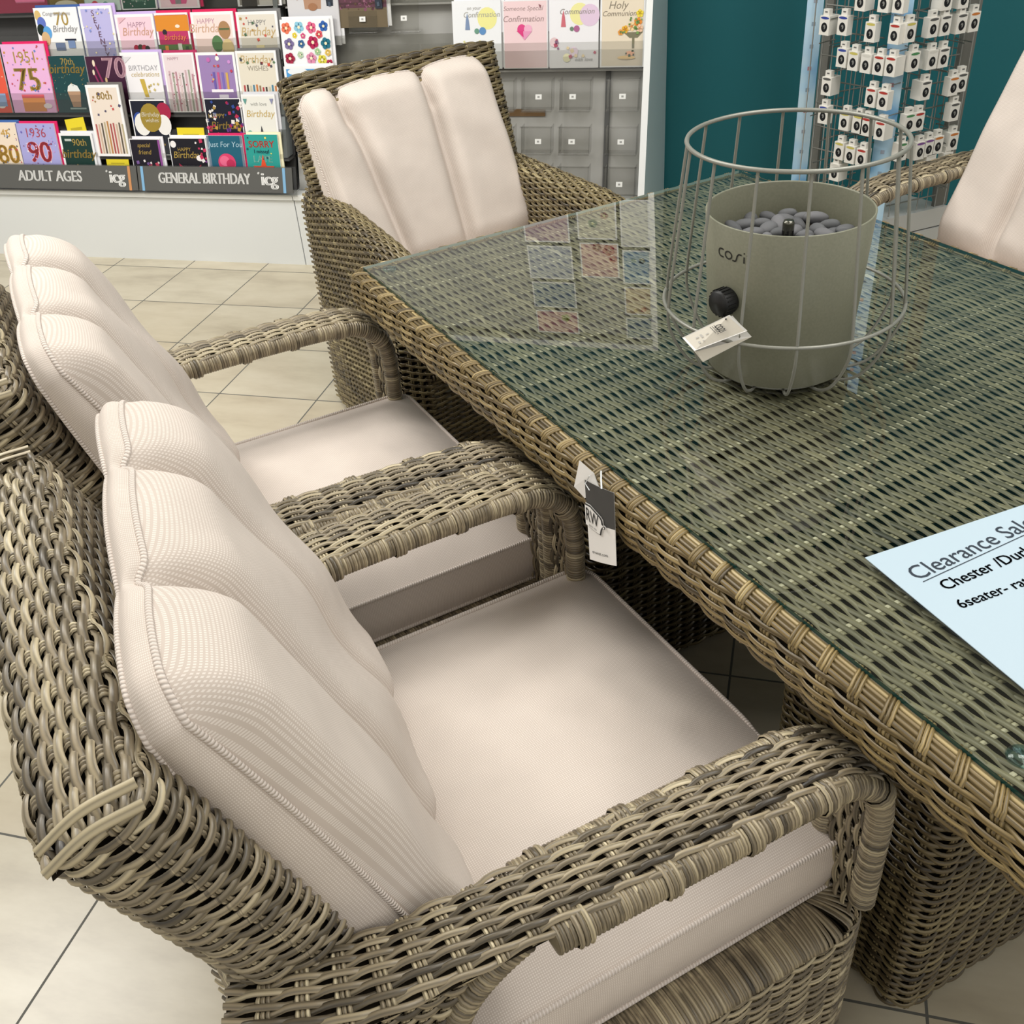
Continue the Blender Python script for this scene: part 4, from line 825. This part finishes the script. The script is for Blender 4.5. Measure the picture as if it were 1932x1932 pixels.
def gl(x, y, x0, y0, x1, y1, wdt, amp):         # crease along a segment
    d = np.array([x1-x0, y1-y0]); L2 = d@d; t = np.clip(((x-x0)*d[0]+(y-y0)*d[1])/L2, 0, 1); dx, dy = x-x0-t*d[0], y-y0-t*d[1]
    return amp*np.exp(-(dx*dx+dy*dy)/(wdt*wdt))
def seat_cushion(hx, y0, y1, seed=1, tuft=True):
    f3, Lq = rr_table(hx, (y1-y0)/2, .035); yc = (y0+y1)/2; root = UM(); M_ = 160; K = 26
    pts = f3(np.linspace(0, 1, M_, endpoint=False)); zt, zb = .447, .363
    R = np.random.default_rng(seed); wv = [(R.uniform(6, 16), R.uniform(6, 16), R.uniform(0, 6), R.uniform(.0006, .0016)) for _ in range(6)]
    def hz(x, y, s):
        z = zt+.042*(1-s**3.0)
        for a, b, c, d in wv: z = z+d*np.sin(a*x+b*y+c)*(1-s**6)
        if tuft:
            z = z-gl(x, y, .10, y1-.075, .15, y1+.0, .022, .006)-gl(x, y, -.10, y1-.30, .14, y1-.07, .03, .004)+gl(x, y, -.05, y1-.16, .2, y1-.12, .03, .004)
        return z
    P = np.zeros((K, M_, 3)); UV = np.zeros((K, M_+1, 2))
    for k in range(K):
        s = (k/(K-1))**.8; q = pts*s; P[k, :, 0] = q[:, 0]; P[k, :, 1] = q[:, 1]+yc; P[k, :, 2] = hz(q[:, 0], q[:, 1]+yc, s); UV[k, :M_] = q; UV[k, M_] = q[0]
    root.grid(P, UV, False, True)
    S = np.zeros((8, M_, 3)); US = np.zeros((8, M_+1, 2))
    for k in range(8):
        t = k/7; b = 1+.022*math.sin(PI*t); S[k, :, 0] = pts[:, 0]*b; S[k, :, 1] = pts[:, 1]*b+yc; S[k, :, 2] = zt+(zb-zt)*t; US[k, :, 0] = np.arange(M_+1)/M_*Lq; US[k, :, 1] = t*.096
    if tuft:
        for k in range(8): S[k, :, 2] -= gl(S[k, :, 0], S[k, :, 1], .13, y1, .13, y1+.01, .02, .008)*(1-k/7)
    root.grid(S, US, False, True)
    Bt = np.zeros((6, M_, 3)); UB = np.zeros((6, M_+1, 2))
    for k in range(6):
        s = 1-k/5; Bt[k, :, 0] = pts[:, 0]*s; Bt[k, :, 1] = pts[:, 1]*s+yc; Bt[k, :, 2] = zb; UB[k, :M_] = pts*s; UB[k, M_] = pts[0]*s
    root.grid(Bt, UB, False, True)
    o = root.build('seat_cushion', FAB)
    cord('piping', np.stack([pts[:, 0]*1.006, pts[:, 1]*1.006+yc, S[0, :, 2]+.001], -1), .0035, o)
    cord('piping', np.stack([pts[:, 0]*1.006, pts[:, 1]*1.006+yc, np.full(M_, zb)], -1), .0032, o)
    return o
def back_cushion(hx, H, s_top, s_bot, cx=0.0, seed=2):
    A, Bn = 91, 60; a = np.linspace(-1, 1, A); b = np.linspace(0, 1, Bn); Ag, Bg = np.meshgrid(a, b, indexing='ij')
    R = np.random.default_rng(seed); wv = [(R.uniform(3, 9), R.uniform(3, 10), R.uniform(0, 6), R.uniform(.0008, .0022)) for _ in range(7)]
    def panel(Ag, Bg):
        x1 = s_bot[0]+(s_top[0]-s_bot[0])*Bg; x2 = s_bot[1]+(s_top[1]-s_bot[1])*Bg
        t = np.where(Ag < x1, (Ag+1)/(x1+1), np.where(Ag < x2, (Ag-x1)/(x2-x1), (Ag-x2)/(1-x2)))
        dS = np.minimum(np.abs(Ag-x1), np.abs(Ag-x2)); outer = np.clip((1-np.abs(Ag))/.10, 0, 1)
        return t, dS, outer
    t, dS, outer = panel(Ag, Bg)
    arch = np.sin(PI*np.clip(t, 0, 1))
    ztop = H+.012*arch**.8-.022*np.clip((np.abs(Ag)-.86)/.14, 0, 1)**2.2
    Vv = Bg*ztop
    seamf = 1-np.exp(-(dS/.085)**2)*.95                # valley at each sewn channel
    edge = np.clip(np.minimum(Bg/.12, (1-Bg)/.12), 0, 1)
    bulge = .014-.022*Bg**3+.052*np.sqrt(np.clip(seamf, 0, 1))*np.sin(PI/2*np.clip(outer, 0, 1))**.6*np.sin(PI/2*edge)**.7
    for p, q, c, d in wv: bulge = bulge+d*np.sin(p*Ag+q*Bg*2+c)*edge*outer
    for sg in (-1, 1):                                 # short puckers where a channel meets the top seam
        xs = s_top[0 if sg < 0 else 1]; bulge = bulge-gl(Ag*hx, Vv, xs*hx, H, xs*hx, H-.09, .014, .012)
    X = cx+Ag*hx*(1-.02*Bg)
    F = np.stack([X, Vv, bulge], -1)
    um = UM(); um.grid(F[:, ::1], np.stack([X, Vv], -1))
    def outline(w_off, inset=1.0):
        i = [(k, 0) for k in range(A)]+[(A-1, k) for k in range(1, Bn)]+[(k, Bn-1) for k in range(A-2, -1, -1)]+[(0, k) for k in range(Bn-2, 0, -1)]
        P = np.array([F[p] for p in i]); P[:, 2] += w_off; return P
    O = outline(0); nO = len(O); cxy = np.array([cx, H/2])
    Lq = np.concatenate([[0], np.cumsum(np.linalg.norm(np.diff(np.concatenate([O, O[:1]]), axis=0), axis=1))])
    zbk = -.056+.018*(O[:, 1]/H)**3
    S = np.zeros((7, nO, 3)); US = np.zeros((7, nO+1, 2))
    for k in range(7):
        q = k/6; S[k] = O; grow = .009*math.sin(PI*q); d = O[:, :2]-cxy; d /= np.linalg.norm(d, axis=1)[:, None]; S[k, :, :2] += d*grow; S[k, :, 2] = O[:, 2]*(1-q)+zbk*q; US[k, :, 0] = Lq; US[k, :, 1] = q*.06
    um.grid(S, US, False, True)
    Bk = F.copy(); Bk[..., 2] = -.056+.018*(F[..., 1]/H)**3-.010*np.sin(PI*np.clip(Bg, 0, 1))*np.clip(outer, 0, 1); um.grid(Bk, np.stack([X, Vv], -1))
    o = um.build('back_cushion', FAB)
    pp = O.copy(); cord('piping', pp, .0035, o)
    p2 = O.copy(); p2[:, 2] = zbk; cord('piping', p2, .0031, o)
    return o
def chair_mat(loc, rz): return Matrix.Translation(loc) @ Matrix.Rotation(rz, 4, 'Z')
def place_back(o, loc, rz, y0, z0, tilt, yaw=0.0, roll=0.0):
    # local x lateral, y up the cushion, z its front normal
    m = Matrix(((1, 0, 0, 0), (0, 0, 1, 0), (0, 1, 0, 0), (0, 0, 0, 1)))   # y->z(up), z->y(front); keep handed by mirroring x
    m = Matrix(((-1, 0, 0, 0), (0, 0, 1, 0), (0, 1, 0, 0), (0, 0, 0, 1)))
    o.matrix_world = chair_mat(loc, rz) @ Matrix.Translation((0, y0, z0)) @ Matrix.Rotation(yaw, 4, 'Z') @ Matrix.Rotation(tilt, 4, 'X') @ Matrix.Rotation(roll, 4, 'Y') @ m
def dup(o, mw):
    r = o.copy(); C.objects.link(r)
    for c in list(o.children): d = c.copy(); C.objects.link(d); d.parent = r
    r.matrix_world = mw; return r
GC, GB = 'seat cushions', 'back cushions'
locs = {'F': (W(-.848, .30, 0), TA), 'G': (W(-1.594, .30, 0), TA), 'E': (W(-2.447, 1.13, 0), TA-PI/2), 'R': (W(-1.50, 2.27, 0), TA+PI)}
sF = seat_cushion(.314, -.13, .405, 3); sF.matrix_world = chair_mat(*locs['F']); tag(sF, 'blush seat cushion on the chair nearest the camera', 'cushion', GC)
sG = dup(sF, chair_mat(*locs['G'])); sG['label'] = 'blush seat cushion on the second chair along the left table side'
sR = dup(sF, chair_mat(*locs['R'])); sR['label'] = 'blush seat cushion on the chair behind the fire lantern'
sE = seat_cushion(.245, -.13, .36, 5, False); sE.matrix_world = chair_mat(*locs['E']); tag(sE, 'blush seat cushion on the chair at the table end', 'cushion', GC)
TILT = math.radians(23.5)
bF = back_cushion(.272, .54, (-.37, .40), (-.37, .36), 0.0, 2); place_back(bF, *locs['F'], -.078, .475, math.radians(18.5), math.radians(-8.0)); tag(bF, 'blush channelled back cushion leaning on the chair nearest the camera', 'cushion', GB)
bG = dup(bF, Matrix.Identity(4)); place_back(bG, W(-1.555, .315, 0), TA, -.085, .475, math.radians(19.5), math.radians(-4.0)); bG['label'] = 'blush channelled back cushion on second left chair, its corner at photo edge'
bR = dup(bF, Matrix.Identity(4)); place_back(bR, *locs['R'], .07, .475, TILT); bR['label'] = 'blush back cushion cut by the right photo edge, beyond the glass table'
bE = back_cushion(.278, .497, (-.62, .30), (-.42, .22), -.002, 4); place_back(bE, *locs['E'], -.10, .46, TILT, 0.0, math.radians(2.5)); tag(bE, 'blush channelled back cushion on the chair by the card display', 'cushion', GB)

# ================================================================== FIRE LANTERN
LX, LY = -.005, 1.52
lan = thing('fire_lantern', 'sage grey metal fire lantern in a round wire cage on the glass table', 'lantern', (LX, LY, ZG))
def sage():
    m = mat('sage_metal', '#7e7e6c', .42, .0); q = NT(m); tc = q.new('ShaderNodeTexCoord'); nz = q.new('ShaderNodeTexNoise'); nz.inputs['Scale'].default_value = 260; q.link(tc.outputs['Object'], nz.inputs['Vector'])
    bp = q.new('ShaderNodeBump'); bp.inputs['Strength'].default_value = .08; bp.inputs['Distance'].default_value = .0005; q.link(nz.outputs[0], bp.inputs['Height']); q.link(bp.outputs[0], q.b.inputs['Normal'])
    q.link(q.ramp(nz.outputs[0], [(.3, '#7b7b69'), (.7, '#828270')]), q.b.inputs['Base Color']); return m
SG = sage(); WIRE = mat('cage_wire', '#8f8f86', .4, .35)
RB, RT, ZB, ZT = .1075, .1215, .008, .252
mb = MB(); mb.lathe([(.0001, ZB), (RB-.006, ZB), (RB, ZB+.003), (RT, ZT-.001), (RT-.0008, ZT), (RT-.0025, ZT), (RT-.003, ZT-.002), (RT-.006, .188)], SG, 96); mb.lathe([(RT-.006, .1885), (.0001, .1885)], DARK, 48); body = mb.build('burner_body', lan)  # near-black floor disc: shade between the pebbles is put into its colour
def on_body(ang, z, off): r = RB+(RT-RB)*(z-ZB)/(ZT-ZB)+off; return (r*math.sin(ang), -r*math.cos(ang), z)
INK = mat('logo_black', '#1c1c1a', .5)
def logo(mb, fn, S):
    def seg(pts, wd):
        p = np.array(pts, float); d = np.gradient(p, axis=0); d /= np.linalg.norm(d, axis=1)[:, None]+1e-9; n = np.stack([-d[:, 1], d[:, 0]], -1)*wd/2
        a, b = p+n, p-n; k = len(p); vv = [fn(*q) for q in np.concatenate([a, b])*S]; mb.add(vv, [(i, i+1, k+i+1, k+i) for i in range(k-1)], INK)
    arc = lambda cx, cy, rx, ry, a0, a1: [(cx+rx*math.cos(math.radians(t)), cy+ry*math.sin(math.radians(t))) for t in np.linspace(a0, a1, 14)]
    seg([(.78, .8)]+arc(.4, .4, .4, .4, 90, 270)+[(.78, .0)], .16)
    seg(arc(1.5, .4, .46, .38, 0, 360), .16)
    seg([(2.05, .0), (2.35, .0)]+[(2.5, .05), (2.6, .3), (2.68, .6), (2.85, .8)]+[(3.2, .8)], .16)
    seg([(3.5, .0), (3.5, .66)], .16); seg([(3.5, .95), (3.5, 1.12)], .13); seg([(3.78, .86), (3.86, .86)], .08)
mb = MB(); a0 = math.radians(-51.5); logo(mb, lambda a, b: on_body(a0+a/RT, .205+b, .0006), .0143); o = mb.build('logo', body)
KN = mat('knob_black', '#0f0f10', .45)
ka = math.radians(-40.5); kp = np.array(on_body(ka, .142, 0)); kd = np.array([math.sin(ka), -math.cos(ka), 0])
mb = MB(); mb.lathe([(.0001, -.002), (.019, -.002), (.0205, .004), (.0195, .02), (.017, .024), (.0001, .0245)], KN, 28)
for t in np.linspace(0, 2*PI, 20, endpoint=False): mb.box(-.001, .0195, .004, .001, .0212, .02, KN, lambda p, t=t: (p[0]*math.cos(t)-p[1]*math.sin(t), p[0]*math.sin(t)+p[1]*math.cos(t), p[2]))
o = mb.build('knob', lan); o.location = kp; o.rotation_mode = 'QUATERNION'; o.rotation_quaternion = Vector((0, 0, 1)).rotation_difference(Vector(kd))
mb = MB(); mb.lathe([(.0001, .188), (.0085, .188), (.0085, .232), (.0072, .236), (.0001, .236)], mat('burner_steel', '#6b6a62', .25, .9), 20)
for k in range(6): t = k*PI/3; mb.box(-.0015, -.009, .214, .0015, -.0082, .222, KN, lambda p, t=t: (p[0]*math.cos(t)-p[1]*math.sin(t), p[0]*math.sin(t)+p[1]*math.cos(t), p[2]))
o = mb.build('burner_tip', lan); o.location = (0, -.012, 0)
R1, Z1, R2, Z2 = .152, .349, .179, .113
th = np.linspace(0, 2*PI, 96, endpoint=False)
for r, z in ((R1, Z1), (R2, Z2)):
    mb = MB(); mb.tube([(r*math.cos(t), r*math.sin(t), z) for t in th], .0033 if r == R1 else .0028, WIRE, 8, True); mb.build('cage_ring', lan)
mb = MB(); mb.tube([(.094*math.cos(t), .094*math.sin(t), .004) for t in th], .0026, WIRE, 8, True); mb.build('cage_ring', lan)
mb0 = MB()
pw = Path([(R1, 0, Z1), ((R1+R2)/2, 0, (Z1+Z2)/2), (R2-.001, 0, Z2), (R2-.008, 0, .07), (R2-.035, 0, .025), (.115, 0, .006), (.09, 0, .003), (.082, 0, .003)])
mb0.tube(pw(np.linspace(0, 1, 40)), .0024, WIRE, 7); wire0 = mb0.build('cage_wire', lan)
for k in range(14):
    o = wire0 if k == 0 else wire0.copy()
    if k: C.objects.link(o)
    o.parent = lan; o.rotation_euler = (0, 0, math.radians(-90-42.5+25.714*k))
# pebbles
PB = mat('pebble_grey', '#5a5b5d', .7); q = NT(PB); oi = q.new('ShaderNodeObjectInfo'); nz = q.new('ShaderNodeTexNoise'); nz.inputs['Scale'].default_value = 60
q.link(q.mix(q.math('MULTIPLY', nz.outputs[0], .3), q.ramp(oi.outputs['Random'], [(0, '#36373a'), (.6, '#4c4e50'), (1, '#68686b')]), rgb('#77777a')), q.b.inputs['Base Color'])
def pebble_mesh(seed):
    R = np.random.default_rng(seed); u, v = np.meshgrid(np.linspace(0, PI, 11), np.linspace(0, 2*PI, 16, endpoint=False), indexing='ij')
    d = np.stack([np.sin(u)*np.cos(v), np.sin(u)*np.sin(v), np.cos(u)], -1); k = 1+.1*np.sin(2.1*d[..., 0]+R.uniform(0, 6))+.08*np.sin(2.7*d[..., 1]+R.uniform(0, 6)); P = d*k[..., None]*np.array([.0165*R.uniform(.85, 1.2), .0125*R.uniform(.85, 1.1), .0085])
    mb = MB(); mb.grid(P, PB, False, True); return mb
pm = []; R = random.Random(4); placed = []
for i in range(9000):
    if len(placed) >= 112: break
    lay = 0 if i < 3500 else 1; rr = .0935*math.sqrt(R.random()); t = R.uniform(0, 2*PI); x, y = rr*math.cos(t), rr*math.sin(t); z = .196+.010*lay
    if math.hypot(x, y+.012) < .02: continue
    if any(l == lay and math.hypot(x-a, y-b) < (.0225 if lay == 0 else .0215) for a, b, l in placed): continue
    placed.append((x, y, lay))
    if len(pm) < 6: o = pebble_mesh(len(pm)).build('pebble'); pm.append(o)
    else: o = R.choice(pm).copy(); C.objects.link(o)
    o.location = (LX+x, LY+y, ZG+z+R.uniform(0, .003)); o.rotation_euler = (R.uniform(-.3, .3), R.uniform(-.3, .3), R.uniform(0, 6.3))
    tag(o, 'smooth dark grey pebble lying around the burner tip inside the sage lantern', 'pebble', 'pebbles in the fire lantern')
# price tag on the lantern knob
TAGW = mat('tag_paper', '#f4f3f0', .6); TAGI = mat('tag_inside', '#e5dfd2', .6); TXT = mat('tag_print', '#5b5b5a', .6)
def cyl_pt(px, py, r):
    d = ray(px, py); a = d[0]**2+d[1]**2; b = -2*(d[0]*LX+d[1]*LY); c = LX*LX+LY*LY-r*r; t = (-b-math.sqrt(b*b-4*a*c))/(2*a); return np.array([0, 0, CAM_H])+t*d
A_, B_, C_, D_ = cyl_pt(1287, 637, .190), cyl_pt(1376, 594, .184), cyl_pt(1410, 624, .192), cyl_pt(1310, 662, .198)
E_, F_ = cyl_pt(1412, 634, .188), cyl_pt(1326, 683, .192)
nrm = np.cross(B_-A_, D_-A_); nrm /= np.linalg.norm(nrm); nrm = nrm if nrm@(np.array([0, 0, CAM_H])-A_) > 0 else -nrm
mb = MB()
mb.add([A_, B_, C_, D_], [(0, 1, 2, 3)], TAGW); mb.add([p-nrm*.0006 for p in (A_, B_, C_, D_)], [(3, 2, 1, 0)], TAGI)
lw = D_-nrm*.004; mb.add([A_-nrm*.002, D_-nrm*.0045, E_-nrm*.006, F_], [(0, 3, 2, 1)], TAGI)
mb.add([A_-nrm*.0035, B_-nrm*.006, E_-nrm*.0066, F_-nrm*.0006], [(0, 1, 2, 3)], TAGW)
ux = (B_-A_); uy = (D_-A_)
def tf(a, b): return A_+ux*a+uy*b+nrm*.0004
def tfl(a, b): return tf(.74-b*.8, .18+a*.9)
put_text(mb, 'cosi', tfl, TXT, .36, .32, -.02, bold=.01)
for k in range(3):
    for (a, b, c, d) in ((.64-.04*k, .15, .65-.04*k, .62),): mb.add([tf(a, b), tf(c, b), tf(c, d), tf(a, d)], [(0, 1, 2, 3)], TXT)
for (a, b, c, d) in ((.2, .35, .26, .42), (.3, .3, .34, .5), (.4, .4, .46, .46), (.18, .62, .22, .75), (.27, .66, .3, .72)): mb.add([tf(a, b), tf(c, b), tf(c, d), tf(a, d)], [(0, 1, 2, 3)], paper('#c5c3be'))
o = mb.build('price_tag'); tag(o, 'folded white tag tied to the lantern knob, tilted over the cage wires', 'tag')
mb = MB(); k0 = np.array([LX, LY, ZG])+kp+kd*.01+np.array([0, 0, -.021]); k1 = B_+(A_-B_)*.1+(D_-A_)*.15+nrm*.001
mb.tube([k0, (k0+k1)/2+np.array([0, 0, -.003]), k1], .0012, KN, 6); s_ = mb.build('string'); s_.parent = o

# ================================================================== SIGN ON THE TABLE, TAG ON THE RIM
def tz(px, py, z): d = ray(px, py); return d*((z-CAM_H)/d[2])
P0, P1, P2 = tz(1632, 1052, .7515)[:2], tz(1932, 952, .7515)[:2], tz(1932, 1300, .7515)[:2]
ux = (P1-P0)/np.linalg.norm(P1-P0); uy = np.array([-ux[1], ux[0]]); 
SW, SH = .297, .21
def sp(a, b, z=.7522): q = P0+ux*a-uy*b; return (q[0], q[1], z)
SIGN = mat('sign_paper', '#b0c3cf', .5); SINK = mat('sign_ink', '#1e2a38', .6)
mb = MB(); dn = (P2-P0); bl = P0+(P2-P0)/np.linalg.norm(P2-P0)*.32
br = bl+ux*SW
mb.add([(*P0, .7506), (*bl, .7506), (*br, .7506), (*(P0+ux*SW), .7506), (*P0, .7516), (*bl, .7516), (*br, .7516), (*(P0+ux*SW), .7516)], [(0, 1, 2, 3), (7, 6, 5, 4), (0, 4, 5, 1), (1, 5, 6, 2), (2, 6, 7, 3), (3, 7, 4, 0)], SIGN)
def line(t, x0, yb, size, **kw):
    v, f = text_polys(t); half = (v[:, 0].max()-v[:, 0].min())/2*size*kw.get('sx', 1.0); put_text(mb, t, sp, SINK, size, x0+half, yb, **kw)
# text runs along the paper's top edge; b counts down the sheet
_put = put_text
def sgn_text(t, a0, b0, ang, ref, width, bold=0.0):
    """set t on the sheet so that its leading letters ref take the given width"""
    vr, _ = text_polys(ref); size = width/(vr[:, 0].max()-vr[:, 0].min()); v, f = text_polys(t); x = (v[:, 0]-v[:, 0].min())*size; c, sn = math.cos(ang), math.sin(ang)
    for dx in ((0,) if bold == 0 else (-bold*size, 0, bold*size)):
        mb.add([sp(a0+c*(xx+dx)-sn*yy*size, b0-sn*(xx+dx)-c*yy*size) for xx, yy in zip(x, v[:, 1])], f, SINK)
    return x.max()
wl = sgn_text('Clearance Sale', .027, .0615, .105, 'Clearance', .1335)
c, sn = math.cos(.105), math.sin(.105)
mb.add([sp(.029+c*x, .0655-sn*x+dy) for x, dy in ((0, 0), (wl, 0), (wl, .0011), (0, .0011))], [(3, 2, 1, 0)], SINK)
sgn_text('Chester /Durham', .043, .0895, .07, 'Chester', .075, .014)
sgn_text('6seater- rattan', .036, .1215, .0, '6seater-', .067, .014)
o = mb.build('clearance_sign'); tag(o, 'pale blue white Clearance Sale paper lying flat on the glass table', 'sign')
# hang tag on the rim
def onn(px, py, n0):
    d = ray(px, py); t = n0/(d[0]*TN[0]+d[1]*TN[1]); return np.array([0, 0, CAM_H])+t*d
n0 = .612
a, b, c, d = onn(1103, 905, n0), onn(1158, 930, n0+.006), onn(1163, 1068, n0), onn(1113, 1055, n0-.004)
out = -np.array([TN[0], TN[1], 0])
def tg(u, v, off=.0): p = a*(1-u)*(1-v)+b*u*(1-v)+c*u*v+d*(1-u)*v; return p+out*(off+.0016*math.sin(PI*min(max(u, 0), 1)))
DG = mat('tag_charcoal', '#4a4a49', .55)
mb = MB()
def patch(u0, u1, v0, v1, m, off, n=8):
    G = np.array([[tg(u, v, off) for v in np.linspace(v0, v1, 6)] for u in np.linspace(u0, u1, n)]); mb.grid(G, m)
patch(0, 1, 0, 1, TAGW, -.0008); patch(0, 1, 0, .5, DG, 0); patch(0, 1, .5, 1, TAGW, 0)
shape = [(0, .27), (.2, .275), (.42, .33), (.58, .375), (.64, .41), (.66, .47), (.72, .485), (.66, .52), (.61, .56), (.57, .63), (.4, .61), (.1, .57), (0, .55)]
def poly(s, m, off, k=1.0):
    cx, cy = .3, .45; mb.add([tg(cx+(u-cx)*k if u > 0 else u, cy+(v-cy)*k, off) for u, v in s], [tuple(range(len(s)))], m)
poly(shape, TAGW, .0010); poly(shape, DG, .0018, .95); poly(shape, TAGW, .0026, .87)
for rr, mm, oo in ((.06, TAGW, .0030), (.042, DG, .0036), (.024, TAGW, .0042)): mb.add([tg(.71+rr*math.cos(q), .497+rr*.52*math.sin(q), oo) for q in np.linspace(0, 2*PI, 14, endpoint=False)], [tuple(range(14))], mm)
put_text(mb, 'RW', lambda x, y: tg(.29+x, .50-y*.75+x*.12, .0034), INK, .31, 0, 0, sx=.95)
put_text(mb, 'SINCE 1950', lambda x, y: tg(.29+x, .555-y*.6+x*.12, .0034), DG, .06, 0, 0)
put_text(mb, 'erwest.com', lambda x, y: tg(.45+x, .9-y*.5, .0008), DG, .125, 0, 0)
o = mb.build('hang_tag'); tag(o, 'charcoal and white RW swing tag hanging from the wicker table rim', 'tag')
mb = MB(); l0, l1, l2, l3 = onn(1093, 869, n0+.006), onn(1132, 925, n0+.008), onn(1103, 940, n0+.005), onn(1083, 918, n0+.002); l4 = onn(1120, 893, n0+.007)
mb.add([l0, l4, l1, l2, l3], [(0, 1, 2, 3, 4)], TAGW); mb.add([p-out*.0008 for p in (l0, l4, l1, l2, l3)], [(4, 3, 2, 1, 0)], TAGW); s_ = mb.build('back_leaf'); s_.parent = o
mb = MB(); mb.tube([onn(1134, 889, n0+.012), onn(1134, 905, n0), onn(1135, 922, n0-.002)], .0012, mat('tie_white', '#dfe3e4', .4), 6); mb.tube([onn(1112, 925, n0-.008), onn(1104, 912, n0-.006), onn(1112, 898, n0-.002)], .0007, bpy.data.materials['tie_white'], 5); s_ = mb.build('plastic_tie'); s_.parent = o
bpy.context.view_layer.update()
